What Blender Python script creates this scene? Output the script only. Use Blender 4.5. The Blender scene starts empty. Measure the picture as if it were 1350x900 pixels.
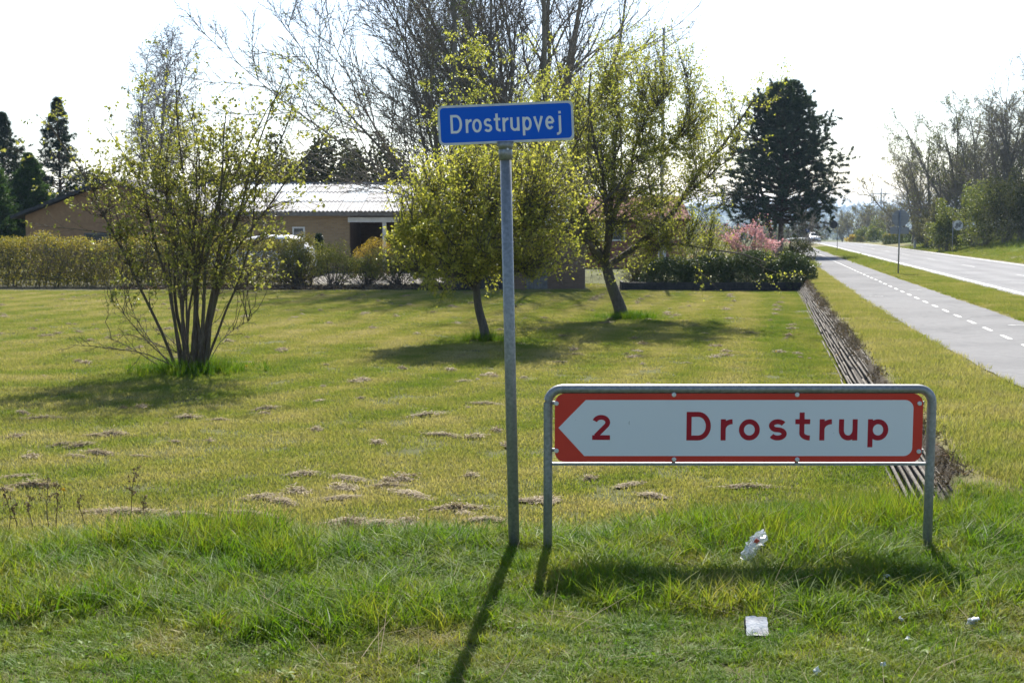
import bpy, math, numpy as np
from mathutils import Vector, Matrix

# ------------------------------------------------------------------ camera, sky, sun, exposure
SC = bpy.context.scene
COL = SC.collection
FPX = 1700.0                                   # focal length in pixels of the 1350 px wide photograph
PITCH = math.atan(175 / FPX)
CAMH = 1.73
cam_d = bpy.data.cameras.new('camera')
cam = bpy.data.objects.new('camera', cam_d)
COL.objects.link(cam)
cam.location = (0, 0, CAMH)
cam.rotation_euler = (math.pi / 2 - PITCH, 0, 0)
cam_d.sensor_width = 36.0
cam_d.lens = 36.0 * FPX / 1350.0
cam_d.clip_start = 0.05
cam_d.clip_end = 30000
cam_d.dof.use_dof = True
cam_d.dof.focus_distance = 7.6
cam_d.dof.aperture_fstop = 11.0
SC.camera = cam

SUN_EL = math.radians(43.5)
SUN_AZ = math.radians(5.0)                     # clockwise from +Y (the view direction)
W = bpy.data.worlds.new('World')
SC.world = W
W.use_nodes = True
wn = W.node_tree
wn.nodes.clear()
sky = wn.nodes.new('ShaderNodeTexSky')
sky.sky_type = 'NISHITA'
sky.sun_disc = False
sky.sun_elevation = SUN_EL
sky.sun_rotation = SUN_AZ
sky.altitude = 50
sky.air_density = 0.85
sky.dust_density = 0.9
sky.ozone_density = 2.0
bg = wn.nodes.new('ShaderNodeBackground')
bg.inputs['Strength'].default_value = 0.085
wo = wn.nodes.new('ShaderNodeOutputWorld')
wn.links.new(sky.outputs[0], bg.inputs[0])
wn.links.new(bg.outputs[0], wo.inputs[0])

sun_d = bpy.data.lights.new('sun', 'SUN')
sun_d.energy = 5.0
sun_d.angle = math.radians(0.53)
sun_d.color = (1.0, 0.955, 0.88)
sun = bpy.data.objects.new('sun', sun_d)
COL.objects.link(sun)
sun.location = (8, 60, 60)
_sd = Vector((math.sin(SUN_AZ) * math.cos(SUN_EL), math.cos(SUN_AZ) * math.cos(SUN_EL), math.sin(SUN_EL)))
sun.rotation_euler = _sd.to_track_quat('Z', 'Y').to_euler()

SC.view_settings.view_transform = 'Standard'
SC.view_settings.look = 'None'
SC.view_settings.exposure = 1.38
SC.view_settings.gamma = 1.0
SC.view_settings.use_curve_mapping = False
SC.render.engine = 'CYCLES'
SC.cycles.use_denoising = True
SC.cycles.max_bounces = 8
SC.cycles.diffuse_bounces = 3
SC.cycles.glossy_bounces = 3
SC.cycles.transmission_bounces = 4
SC.cycles.transparent_max_bounces = 8
SC.cycles.volume_bounces = 0
SC.cycles.sample_clamp_indirect = 6

# ------------------------------------------------------------------ pixel helpers (photo pixels -> directions)
def ray(px, py):
    x = (px - 675) / FPX
    u = (450 - py) / FPX
    return np.array([x, math.cos(PITCH) + u * math.sin(PITCH), -math.sin(PITCH) + u * math.cos(PITCH)])

def at(px, py, Y):                             # point on the ray at depth Y
    d = ray(px, py)
    return d * (Y / d[1]) + np.array([0, 0, CAMH])

def atx(px, Y, py=330):
    return float(at(px, py, Y)[0])

# ------------------------------------------------------------------ mesh helpers
def sstep(a, b, x):
    t = np.clip((np.asarray(x, float) - a) / (b - a), 0, 1)
    return t * t * (3 - 2 * t)

class MB:
    def __init__(self):
        self.v = []; self.f = {3: [], 4: []}; self.ng = []; self.n = 0; self.a = []
    def add(self, v, f, rnd=None):
        v = np.asarray(v, np.float32).reshape(-1, 3)
        f = np.asarray(f, np.int64)
        self.v.append(v)
        self.a.append(np.zeros(len(v), np.float32) if rnd is None else np.asarray(rnd, np.float32))
        self.f[f.shape[1]].append(f + self.n)
        self.n += len(v)
        return self
    def poly(self, v, faces):
        v = np.asarray(v, np.float32).reshape(-1, 3)
        self.v.append(v); self.a.append(np.zeros(len(v), np.float32))
        for f in faces:
            self.ng.append(np.asarray(f, np.int64) + self.n)
        self.n += len(v)
        return self
    def box(self, x0, x1, y0, y1, z0, z1, M=None):
        v = np.array([(x, y, z) for x in (x0, x1) for y in (y0, y1) for z in (z0, z1)], float)
        if M is not None:
            v = v @ np.asarray(M.to_3x3()).T + np.asarray(M.translation)
        return self.add(v, [(0, 1, 3, 2), (4, 6, 7, 5), (0, 4, 5, 1), (2, 3, 7, 6), (0, 2, 6, 4), (1, 5, 7, 3)])
    def tube(self, pts, rad, sides=8, cap=True, rnd=None):
        pts = np.asarray(pts, float)[None]
        rad = np.broadcast_to(np.asarray(rad, float), pts.shape[1])[None]
        self.tubes(pts, rad, sides)
        if cap:
            k = self.n - pts.shape[1] * sides
            self.ng.append(np.arange(sides)[::-1] + k)
            self.ng.append(np.arange(sides) + self.n - sides)
        return self
    def tubes(self, P, R, sides=5, rnd=None):
        B, n, _ = P.shape
        if B == 0: return self
        T = np.gradient(P, axis=1)
        T /= np.linalg.norm(T, axis=2, keepdims=True) + 1e-9
        mt = T.mean(1)
        ref = np.where(np.abs(mt[:, 2:3]) > 0.8, np.array([[1.0, 0.13, 0]]), np.array([[0.02, 0.03, 1.0]]))[:, None, :]
        U = np.cross(T, np.broadcast_to(ref, T.shape)); U /= np.linalg.norm(U, axis=2, keepdims=True) + 1e-9
        V = np.cross(T, U)
        a = np.arange(sides) * 2 * np.pi / sides
        ring = P[:, :, None, :] + R[:, :, None, None] * (np.cos(a)[None, None, :, None] * U[:, :, None, :] + np.sin(a)[None, None, :, None] * V[:, :, None, :])
        i = np.arange(n - 1)[:, None]; j = np.arange(sides)[None, :]
        q = np.stack([i * sides + j, i * sides + (j + 1) % sides, (i + 1) * sides + (j + 1) % sides, (i + 1) * sides + j], -1).reshape(-1, 4)
        F = (q[None] + (np.arange(B) * n * sides)[:, None, None]).reshape(-1, 4)
        rr = np.zeros(B) if rnd is None else rnd
        return self.add(ring, F, np.repeat(rr, n * sides))
    def prism(self, out, y0, y1):              # outline (x,z) counter-clockwise seen from -Y; y0 front (nearer -Y)
        out = np.asarray(out, float); n = len(out)
        v = np.concatenate([np.column_stack([out[:, 0], np.full(n, y0), out[:, 1]]), np.column_stack([out[:, 0], np.full(n, y1), out[:, 1]])])
        fs = [list(range(n)), list(range(2 * n - 1, n - 1, -1))]
        fs += [[i, i + n, (i + 1) % n + n, (i + 1) % n] for i in range(n)]
        return self.poly(v, fs)
    def mesh(self, name, m=None, smooth=False):
        me = bpy.data.meshes.new(name)
        V = np.concatenate(self.v) if self.v else np.zeros((0, 3), np.float32)
        me.vertices.add(len(V)); me.vertices.foreach_set('co', V.ravel())
        loops = []; starts = []; tot = 0
        for k in (3, 4):
            for f in self.f[k]:
                loops.append(f.ravel()); starts.append(tot + np.arange(len(f)) * k); tot += f.size
        for f in self.ng:
            loops.append(f); starts.append(np.array([tot])); tot += len(f)
        if loops:
            L = np.concatenate(loops).astype(np.int32); S = np.concatenate(starts).astype(np.int32)
            me.loops.add(len(L)); me.loops.foreach_set('vertex_index', L)
            me.polygons.add(len(S)); me.polygons.foreach_set('loop_start', S)
            me.polygons.foreach_set('use_smooth', np.full(len(S), bool(smooth)))
        at_ = me.attributes.new('rnd', 'FLOAT', 'POINT')
        if self.a: at_.data.foreach_set('value', np.concatenate(self.a))
        me.update(); me.validate()
        if m: me.materials.append(m)
        return me
    def build(self, name, m, parent=None, smooth=False, loc=None):
        o = bpy.data.objects.new(name, self.mesh(name, m, smooth))
        COL.objects.link(o)
        if parent is not None: o.parent = parent
        if loc is not None: o.location = loc
        return o

def link_mesh(name, me, parent=None, loc=(0, 0, 0), rot=(0, 0, 0), scale=(1, 1, 1)):
    o = bpy.data.objects.new(name, me); COL.objects.link(o)
    o.parent = parent; o.location = loc; o.rotation_euler = rot; o.scale = scale
    return o

def tag(o, label=None, cat=None, group=None, kind=None):
    if label: o['label'] = label
    if cat: o['category'] = cat
    if group: o['group'] = group
    if kind: o['kind'] = kind
    return o

def thing(name, loc, label, cat, group=None, rot=(0, 0, 0)):
    o = bpy.data.objects.new(name, None); COL.objects.link(o)
    o.empty_display_size = 0.2
    o.location = [float(c) for c in loc]; o.rotation_euler = rot
    return tag(o, label, cat, group)

# ------------------------------------------------------------------ material helpers
def newmat(name):
    m = bpy.data.materials.new(name); m.use_nodes = True
    nt = m.node_tree; nt.nodes.clear()
    out = nt.nodes.new('ShaderNodeOutputMaterial')
    return m, nt, out

def nd(nt, typ, **kw):
    n = nt.nodes.new(typ)
    for k, v in kw.items():
        if k in n.inputs.keys() if isinstance(k, str) and not hasattr(n, k) else False:
            n.inputs[k].default_value = v
        elif hasattr(n, k): setattr(n, k, v)
        else: n.inputs[k.replace('_', ' ')].default_value = v
    return n

def ramp(nt, stops, fac=None, interp='LINEAR'):
    r = nt.nodes.new('ShaderNodeValToRGB'); r.color_ramp.interpolation = interp
    e = r.color_ramp.elements
    while len(e) < len(stops): e.new(0.5)
    for el, (p, c) in zip(e, stops):
        el.position = p; el.color = (*c, 1) if len(c) == 3 else c
    if fac is not None: nt.links.new(fac, r.inputs[0])
    return r

def noise(nt, scale, detail=3, rough=0.55, vec=None, dist=0.0):
    n = nt.nodes.new('ShaderNodeTexNoise')
    n.inputs['Scale'].default_value = scale; n.inputs['Detail'].default_value = detail
    n.inputs['Roughness'].default_value = rough; n.inputs['Distortion'].default_value = dist
    if vec is None:
        g = nt.nodes.get('geo') or nt.nodes.new('ShaderNodeNewGeometry'); g.name = 'geo'
        vec = g.outputs['Position']
    nt.links.new(vec, n.inputs['Vector'])
    return n

def mixc(nt, a, b, fac, mode='MIX'):
    m = nt.nodes.new('ShaderNodeMix'); m.data_type = 'RGBA'; m.blend_type = mode
    for s, v in ((m.inputs[6], a), (m.inputs[7], b), (m.inputs[0], fac)):
        if isinstance(v, (tuple, list)): s.default_value = (*v, 1) if len(v) == 3 else v
        elif isinstance(v, (int, float)): s.default_value = v
        else: nt.links.new(v, s)
    return m.outputs[2]

def mathn(nt, op, a, b=None, clamp=False):
    m = nt.nodes.new('ShaderNodeMath'); m.operation = op; m.use_clamp = clamp
    for s, v in zip(m.inputs, (a, b)):
        if v is None: continue
        if isinstance(v, (int, float)): s.default_value = v
        else: nt.links.new(v, s)
    return m.outputs[0]

def attr(nt, name, inst=False):
    a = nt.nodes.new('ShaderNodeAttribute'); a.attribute_name = name
    if inst: a.attribute_type = 'INSTANCER'
    return a.outputs['Fac']

def princ(nt, out, col=None, rough=0.7, metal=0.0, spec=0.4, bump=None, bstr=0.3, bdist=0.02):
    p = nt.nodes.new('ShaderNodeBsdfPrincipled')
    if isinstance(col, (tuple, list)): p.inputs['Base Color'].default_value = (*col, 1)
    elif col is not None: nt.links.new(col, p.inputs['Base Color'])
    if isinstance(rough, (int, float)): p.inputs['Roughness'].default_value = rough
    else: nt.links.new(rough, p.inputs['Roughness'])
    p.inputs['Metallic'].default_value = metal
    p.inputs['Specular IOR Level'].default_value = spec
    if bump is not None:
        b = nt.nodes.new('ShaderNodeBump'); b.inputs['Strength'].default_value = bstr; b.inputs['Distance'].default_value = bdist
        nt.links.new(bump, b.inputs['Height']); nt.links.new(b.outputs[0], p.inputs['Normal'])
    if out is not None: nt.links.new(p.outputs[0], out.inputs[0])
    return p

def plain(name, c1, c2=None, scale=8.0, rough=0.7, metal=0.0, spec=0.4, bstr=0.2, bdist=0.01, detail=4, lo=0.35, hi=0.65, obj=True):
    m, nt, out = newmat(name)
    c2 = c2 or tuple(x * 0.8 for x in c1)
    vec = None
    if obj:
        tc = nt.nodes.new('ShaderNodeTexCoord'); vec = tc.outputs['Object']
    n = noise(nt, scale, detail, vec=vec)
    r = ramp(nt, [(lo, c1), (hi, c2)], n.outputs[0])
    n2 = noise(nt, scale * 6, 3, vec=vec)
    princ(nt, out, r.outputs[0], rough, metal, spec, n2.outputs[0] if bstr else None, bstr, bdist)
    return m

def leafmat(name, stops, trans=0.45, rough=0.5, spec=0.35, inst=False, world=None, tcol=(1.0, 1.0, 0.55)):
    """thin leaf: colour from the per-leaf random number (and a world-space noise), part of the light goes through"""
    m, nt, out = newmat(name)
    f = attr(nt, 'rnd')
    if inst:
        f = mathn(nt, 'ADD', mathn(nt, 'MULTIPLY', f, 0.35), mathn(nt, 'MULTIPLY', attr(nt, 'tint', True), 0.8))
    if world:
        n = noise(nt, world, 2)
        f = mathn(nt, 'ADD', f, mathn(nt, 'MULTIPLY', mathn(nt, 'SUBTRACT', n.outputs[0], 0.5), 0.9))
    c = ramp(nt, stops, f).outputs[0]
    p = princ(nt, None, c, rough, 0, spec)
    t = nt.nodes.new('ShaderNodeBsdfTranslucent')
    tc = mixc(nt, c, (*tcol, 1), 1.0, 'MULTIPLY'); nt.links.new(tc, t.inputs[0])
    mx = nt.nodes.new('ShaderNodeMixShader'); mx.inputs[0].default_value = trans
    nt.links.new(p.outputs[0], mx.inputs[1]); nt.links.new(t.outputs[0], mx.inputs[2])
    nt.links.new(mx.outputs[0], out.inputs[0])
    return m

M = {}
# galvanised steel, paint, plates
def galv():
    m, nt, out = newmat('galvanised_steel')
    tc = nt.nodes.new('ShaderNodeTexCoord')
    n = noise(nt, 60, 4, vec=tc.outputs['Object']); n2 = noise(nt, 6, 3, vec=tc.outputs['Object'])
    c = mixc(nt, ramp(nt, [(0.3, (0.17, 0.18, 0.185)), (0.7, (0.30, 0.31, 0.31))], n.outputs[0]).outputs[0],
             (0.20, 0.20, 0.19), ramp(nt, [(0.45, (0, 0, 0)), (0.7, (0.6, 0.6, 0.6))], n2.outputs[0]).outputs[0])
    princ(nt, out, c, 0.5, 0.55, 0.5, n.outputs[0], 0.08, 0.002)
    return m
M['galv'] = galv()
M['alu'] = plain('weathered_aluminium', (0.55, 0.56, 0.56), (0.45, 0.46, 0.46), 20, 0.6, 0.1)
M['blue'] = plain('blue_reflective_sheet', (0.012, 0.105, 0.54), (0.011, 0.097, 0.50), 3, 0.9, 0, 0.12, 0)
M['red'] = plain('red_reflective_sheet', (0.58, 0.058, 0.036), (0.54, 0.053, 0.034), 3, 0.9, 0, 0.12, 0)
M['darkred'] = plain('dark_red_lettering', (0.36, 0.024, 0.035), (0.33, 0.022, 0.03), 3, 0.9, 0, 0.12, 0)
def whiteplate():
    m, nt, out = newmat('white_reflective_sheet')
    tc = nt.nodes.new('ShaderNodeTexCoord')
    n = noise(nt, 2.2, 4, vec=tc.outputs['Object']); n2 = noise(nt, 45, 2, vec=tc.outputs['Object'])
    c = ramp(nt, [(0.3, (0.66, 0.675, 0.69)), (0.75, (0.64, 0.65, 0.66))], n.outputs[0]).outputs[0]
    c = mixc(nt, c, (0.40, 0.41, 0.40), ramp(nt, [(0.74, (0, 0, 0)), (0.80, (1, 1, 1))], n2.outputs[0]).outputs[0])
    princ(nt, out, c, 0.95, 0, 0.08)
    return m
M['whiteplate'] = whiteplate()
M['letterwhite'] = plain('white_lettering', (0.66, 0.67, 0.66), (0.60, 0.61, 0.60), 6, 0.5, 0, 0.4, 0)
M['bolt'] = plain('bolt_steel', (0.62, 0.62, 0.60), (0.5, 0.5, 0.5), 60, 0.4, 0.3)
M['signback'] = plain('sign_back_grey', (0.20, 0.21, 0.22), (0.17, 0.18, 0.19), 10, 0.5, 0.2)
M['signblue'] = plain('far_sign_blue', (0.02, 0.08, 0.35), None, 4, 0.4)
M['black'] = plain('black_paint', (0.02, 0.02, 0.02), None, 4, 0.5)
M['carpaint'] = plain('white_car_paint', (0.74, 0.75, 0.76), (0.71, 0.72, 0.73), 2, 0.22, 0, 0.6, 0)
M['glass'] = plain('dark_car_glass', (0.02, 0.025, 0.03), None, 2, 0.08, 0, 0.7, 0)
M['rubber'] = plain('tyre_rubber', (0.025, 0.025, 0.025), None, 20, 0.85)
M['lamp'] = plain('headlamp_glass', (0.6, 0.62, 0.65), None, 10, 0.15, 0, 0.7, 0)
M['plastic'] = plain('dark_plastic', (0.03, 0.03, 0.032), None, 20, 0.6)
M['paintwhite'] = plain('worn_road_paint', (0.62, 0.62, 0.60), (0.45, 0.45, 0.43), 9, 0.7, 0, 0.4, 0.2, lo=0.4, hi=0.75, obj=False)
M['paintworn'] = plain('faded_road_paint', (0.40, 0.40, 0.39), (0.22, 0.22, 0.215), 6, 0.8, 0, 0.2, 0.2, lo=0.4, hi=0.65, obj=False)
def asphalt(name, c1, c2, streak=None):
    m, nt, out = newmat(name)
    n = noise(nt, 130, 3, 0.7); n2 = noise(nt, 0.55, 5, 0.6); n3 = noise(nt, 7, 4, 0.6)
    c = ramp(nt, [(0.3, c1), (0.7, c2)], n.outputs[0]).outputs[0]
    c = mixc(nt, c, tuple(x * 0.72 for x in c1), mathn(nt, 'MULTIPLY', ramp(nt, [(0.42, (0, 0, 0)), (0.66, (1, 1, 1))], n2.outputs[0]).outputs[0], 0.55))
    c = mixc(nt, c, tuple(x * 1.25 for x in c2), mathn(nt, 'MULTIPLY', ramp(nt, [(0.5, (0, 0, 0)), (0.75, (1, 1, 1))], n3.outputs[0]).outputs[0], 0.35))
    vo = nt.nodes.new('ShaderNodeTexVoronoi'); vo.feature = 'DISTANCE_TO_EDGE'; vo.inputs['Scale'].default_value = 0.33
    wv = nt.nodes.new('ShaderNodeVectorMath'); wv.operation = 'MULTIPLY_ADD'
    nw = noise(nt, 1.4, 3); nt.links.new(nw.outputs['Color'], wv.inputs[0]); wv.inputs[1].default_value = (0.9, 0.9, 0); nt.links.new(nt.nodes['geo'].outputs['Position'], wv.inputs[2])
    nt.links.new(wv.outputs[0], vo.inputs['Vector'])
    crack = mathn(nt, 'MULTIPLY', ramp(nt, [(0.004, (1, 1, 1)), (0.012, (0, 0, 0))], vo.outputs['Distance']).outputs[0], mathn(nt, 'MULTIPLY', n2.outputs[0], 0.45))
    c = mixc(nt, c, tuple(x * 0.35 for x in c1), crack)
    if streak:                                  # wheel tracks, bands along the lanes
        g = nt.nodes.get('geo'); sp = nt.nodes.new('ShaderNodeSeparateXYZ'); nt.links.new(g.outputs['Position'], sp.inputs[0])
        t = mathn(nt, 'SUBTRACT', sp.outputs[0], mathn(nt, 'MULTIPLY', sp.outputs[1], 0.197))
        w = mathn(nt, 'SINE', mathn(nt, 'MULTIPLY', t, 2 * math.pi / 1.45))
        wz = noise(nt, 0.3, 2)
        w = mathn(nt, 'MULTIPLY', mathn(nt, 'MULTIPLY', mathn(nt, 'ADD', w, 1.0), 0.26), wz.outputs[0])
        c = mixc(nt, c, tuple(x * 0.55 for x in c1), w)
    princ(nt, out, c, 0.95, 0, 0.12, n.outputs[0], 0.25, 0.004)
    return m
M['path'] = asphalt('path_asphalt', (0.125, 0.125, 0.127), (0.19, 0.188, 0.185))
M['road'] = asphalt('road_asphalt', (0.165, 0.165, 0.17), (0.24, 0.238, 0.235), True)
# ground
def groundmat():
    m, nt, out = newmat('ground_soil_and_turf')
    a = nt.nodes.new('ShaderNodeAttribute'); a.attribute_name = 'zone'
    n = noise(nt, 14, 5, 0.65); n2 = noise(nt, 1.1, 4, 0.6); n3 = noise(nt, 90, 3, 0.7)
    c = mixc(nt, a.outputs['Color'], (0.10, 0.085, 0.05), mathn(nt, 'MULTIPLY', ramp(nt, [(0.45, (0, 0, 0)), (0.7, (1, 1, 1))], n.outputs[0]).outputs[0], 0.35))
    c = mixc(nt, c, (0.55, 0.55, 0.5), mathn(nt, 'MULTIPLY', mathn(nt, 'SUBTRACT', n2.outputs[0], 0.35), 0.8), 'MULTIPLY')
    c = mixc(nt, c, (0.7, 0.7, 0.7), mathn(nt, 'MULTIPLY', n3.outputs[0], 0.6), 'MULTIPLY')
    princ(nt, out, c, 0.95, 0, 0.1, n3.outputs[0], 0.5, 0.02)
    return m
M['ground'] = groundmat()
# vegetation
G_GREEN = [(0.0, (0.058, 0.142, 0.006)), (0.3, (0.128, 0.205, 0.012)), (0.55, (0.208, 0.228, 0.030)), (0.78, (0.29, 0.245, 0.080)), (1.0, (0.37, 0.30, 0.15))]
L_GREEN = [(0.0, (0.105, 0.175, 0.018)), (0.3, (0.190, 0.230, 0.044)), (0.55, (0.285, 0.278, 0.086)), (0.78, (0.36, 0.32, 0.145)), (1.0, (0.41, 0.35, 0.21))]
M['grass'] = leafmat('grass_blades', G_GREEN, 0.5, 0.55, 0.2, inst=True, world=2.5)
M['lawn'] = leafmat('lawn_blades', L_GREEN, 0.42, 0.6, 0.15, inst=True, world=1.2)
M['straw'] = leafmat('dry_grass', [(0, (0.15, 0.115, 0.065)), (0.5, (0.25, 0.195, 0.11)), (1, (0.37, 0.30, 0.185))], 0.25, 0.7, 0.2, tcol=(1, 0.95, 0.8))
M['leaf_hazel'] = leafmat('spring_leaf_yellow_green', [(0, (0.16, 0.18, 0.04)), (0.5, (0.245, 0.255, 0.06)), (1, (0.34, 0.325, 0.11))], 0.52, 0.45)
M['leaf_apple'] = leafmat('young_apple_leaf', [(0, (0.22, 0.245, 0.04)), (0.5, (0.34, 0.345, 0.065)), (1, (0.46, 0.43, 0.12))], 0.6, 0.45)
M['leaf_apple2'] = leafmat('young_olive_leaf', [(0, (0.19, 0.22, 0.04)), (0.5, (0.30, 0.315, 0.065)), (1, (0.42, 0.41, 0.12))], 0.6, 0.45)
M['leaf_hedge'] = leafmat('hedge_leaf', [(0, (0.13, 0.13, 0.03)), (0.5, (0.22, 0.205, 0.045)), (1, (0.30, 0.25, 0.06))], 0.45, 0.55)
M['leaf_hedgetop'] = leafmat('hedge_young_shoot', [(0, (0.20, 0.19, 0.03)), (0.5, (0.29, 0.24, 0.035)), (1, (0.34, 0.25, 0.05))], 0.45, 0.5)
M['leaf_loose'] = leafmat('loose_shrub_leaf', [(0, (0.14, 0.165, 0.03)), (0.6, (0.24, 0.245, 0.05)), (1, (0.33, 0.30, 0.10))], 0.45, 0.5)
M['leaf_gold'] = leafmat('golden_leaf', [(0, (0.25, 0.19, 0.03)), (0.5, (0.40, 0.29, 0.035)), (1, (0.48, 0.33, 0.05))], 0.4, 0.5)
M['leaf_rhodo'] = leafmat('rhododendron_leaf', [(0, (0.035, 0.06, 0.018)), (0.6, (0.075, 0.10, 0.028)), (1, (0.13, 0.15, 0.045))], 0.2, 0.5, 0.25)
M['petal_pink'] = leafmat('pink_petal', [(0, (0.36, 0.18, 0.18)), (0.5, (0.50, 0.29, 0.29)), (1, (0.62, 0.43, 0.42))], 0.35, 0.6, tcol=(1, 0.8, 0.8))
M['needle_pine'] = leafmat('pine_needles', [(0, (0.020, 0.040, 0.021)), (0.6, (0.040, 0.068, 0.031)), (1, (0.080, 0.105, 0.045))], 0.2, 0.5, 0.3)
M['needle_spruce'] = leafmat('spruce_needles', [(0, (0.016, 0.032, 0.016)), (0.6, (0.03, 0.055, 0.025)), (1, (0.05, 0.08, 0.03))], 0.12, 0.5, 0.3)
M['needle_green'] = leafmat('green_conifer_spray', [(0, (0.03, 0.07, 0.012)), (0.6, (0.06, 0.12, 0.02)), (1, (0.10, 0.16, 0.03))], 0.25, 0.5, 0.3)
M['leaf_larch'] = leafmat('larch_shoots', [(0, (0.14, 0.19, 0.05)), (1, (0.24, 0.27, 0.09))], 0.45, 0.6)
M['leaf_far'] = leafmat('far_tree_buds', [(0, (0.12, 0.115, 0.08)), (0.5, (0.18, 0.17, 0.10)), (1, (0.25, 0.24, 0.11))], 0.4, 0.6)
M['leaf_fargreen'] = leafmat('far_fresh_leaf', [(0, (0.08, 0.11, 0.022)), (0.5, (0.13, 0.155, 0.035)), (1, (0.20, 0.21, 0.05))], 0.45, 0.5)
M['leaf_dark'] = leafmat('dark_evergreen_leaf', [(0, (0.03, 0.04, 0.018)), (0.6, (0.06, 0.068, 0.03)), (1, (0.10, 0.10, 0.042))], 0.25, 0.85, 0.1)
M['leaf_litter'] = leafmat('dead_leaf', [(0, (0.07, 0.045, 0.025)), (0.5, (0.14, 0.095, 0.055)), (1, (0.24, 0.18, 0.11))], 0.15, 0.8)
M['heather'] = leafmat('dry_heather', [(0, (0.06, 0.05, 0.04)), (0.5, (0.12, 0.09, 0.065)), (0.92, (0.17, 0.14, 0.105)), (1, (0.26, 0.16, 0.085))], 0.15, 0.8)
M['twig_grey'] = leafmat('twig_wood_grey', [(0, (0.085, 0.07, 0.055)), (1, (0.18, 0.155, 0.125))], 0.0, 0.8)
def bark(name, c1, c2, scale=14, moss=None):
    m, nt, out = newmat(name)
    tc = nt.nodes.new('ShaderNodeTexCoord'); mp = nt.nodes.new('ShaderNodeMapping'); mp.inputs['Scale'].default_value = (1, 1, 0.25)
    nt.links.new(tc.outputs['Object'], mp.inputs[0])
    n = noise(nt, scale, 5, 0.7, vec=mp.outputs[0]); n2 = noise(nt, 2.5, 3, vec=tc.outputs['Object'])
    c = ramp(nt, [(0.3, c1), (0.7, c2)], n.outputs[0]).outputs[0]
    if moss: c = mixc(nt, c, moss, ramp(nt, [(0.5, (0, 0, 0)), (0.68, (0.75, 0.75, 0.75))], n2.outputs[0]).outputs[0])
    princ(nt, out, c, 0.9, 0, 0.2, n.outputs[0], 0.7, 0.02)
    return m
M['bark_hazel'] = bark('bark_brown_grey', (0.055, 0.042, 0.03), (0.135, 0.11, 0.085), 18, (0.09, 0.095, 0.04))
M['bark_apple'] = bark('bark_apple', (0.05, 0.042, 0.033), (0.14, 0.12, 0.10), 22, (0.10, 0.10, 0.05))
M['bark_bare'] = bark('bark_bare_tree', (0.14, 0.12, 0.096), (0.25, 0.22, 0.18), 8)
M['bark_far'] = bark('bark_far_tree', (0.13, 0.112, 0.095), (0.24, 0.21, 0.18), 4, (0.11, 0.11, 0.06))
M['bark_birch'] = bark('bark_birch', (0.12, 0.10, 0.095), (0.42, 0.41, 0.40), 4)
M['bark_pine'] = bark('bark_pine', (0.045, 0.032, 0.025), (0.12, 0.08, 0.06), 8)
# building materials
def brick(name, c1, c2, mortar, sx=1.0):
    m, nt, out = newmat(name)
    tc = nt.nodes.new('ShaderNodeTexCoord'); sp = nt.nodes.new('ShaderNodeSeparateXYZ'); cb = nt.nodes.new('ShaderNodeCombineXYZ')
    nt.links.new(tc.outputs['Object'], sp.inputs[0])
    nt.links.new(mathn(nt, 'ADD', sp.outputs[0], sp.outputs[1]), cb.inputs[0]); nt.links.new(sp.outputs[2], cb.inputs[1])
    b = nt.nodes.new('ShaderNodeTexBrick'); nt.links.new(cb.outputs[0], b.inputs[0])
    b.inputs['Color1'].default_value = (*c1, 1); b.inputs['Color2'].default_value = (*c2, 1); b.inputs['Mortar'].default_value = (*mortar, 1)
    b.inputs['Scale'].default_value = 1.0; b.inputs['Brick Width'].default_value = 0.24; b.inputs['Row Height'].default_value = 0.067
    b.inputs['Mortar Size'].default_value = 0.006
    n = noise(nt, 1.2, 4, vec=tc.outputs['Object'])
    c = mixc(nt, b.outputs[0], (0.62, 0.58, 0.55), mathn(nt, 'MULTIPLY', n.outputs[0], 0.6), 'MULTIPLY')
    princ(nt, out, c, 0.9, 0, 0.2, b.outputs['Fac'], -0.3, 0.006)
    return m
M['brick'] = brick('yellow_brick', (0.40, 0.285, 0.155), (0.32, 0.225, 0.125), (0.32, 0.28, 0.22))
M['brick_dark'] = brick('brown_brick', (0.22, 0.14, 0.09), (0.17, 0.11, 0.07), (0.20, 0.17, 0.14))
M['brick_red'] = brick('red_brick', (0.30, 0.11, 0.075), (0.24, 0.085, 0.06), (0.26, 0.22, 0.19))
M['woodclad'] = plain('orange_brown_boards', (0.37, 0.21, 0.10), (0.29, 0.165, 0.08), 5, 0.75)  # orange-brown tone of the gable wing wall
M['render'] = plain('sunlit_pale_render', (0.42, 0.36, 0.29), (0.34, 0.29, 0.23), 4, 0.9)  # pale tone carries the sunlight on the shed's right end
M['whitewood'] = plain('white_painted_board', (0.72, 0.72, 0.70), (0.64, 0.64, 0.62), 4, 0.6)
M['greyboard'] = plain('weathered_grey_board', (0.20, 0.185, 0.165), (0.13, 0.12, 0.105), 6, 0.85)
M['fibre'] = plain('fibre_cement_sheet', (0.17, 0.17, 0.17), (0.26, 0.26, 0.27), 1.6, 0.7, 0, 0.3, 0.15)
M['palesheet'] = plain('pale_blue_roof_sheet', (0.27, 0.32, 0.36), (0.38, 0.43, 0.47), 2.0, 0.45, 0, 0.4, 0.1)  # paler and bluer than the other roof sheets
M['tile'] = plain('red_roof_tile', (0.17, 0.065, 0.045), (0.12, 0.048, 0.036), 6, 0.9, 0, 0.1)
M['felt'] = plain('dark_roof_felt', (0.035, 0.035, 0.036), (0.06, 0.058, 0.056), 6, 0.9)
M['window'] = plain('house_window_glass', (0.03, 0.045, 0.06), (0.05, 0.065, 0.08), 1.5, 0.08, 0, 0.7, 0)
M['darkdoor'] = plain('dark_wood_door', (0.055, 0.045, 0.038), (0.035, 0.03, 0.026), 8, 0.7)
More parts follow.
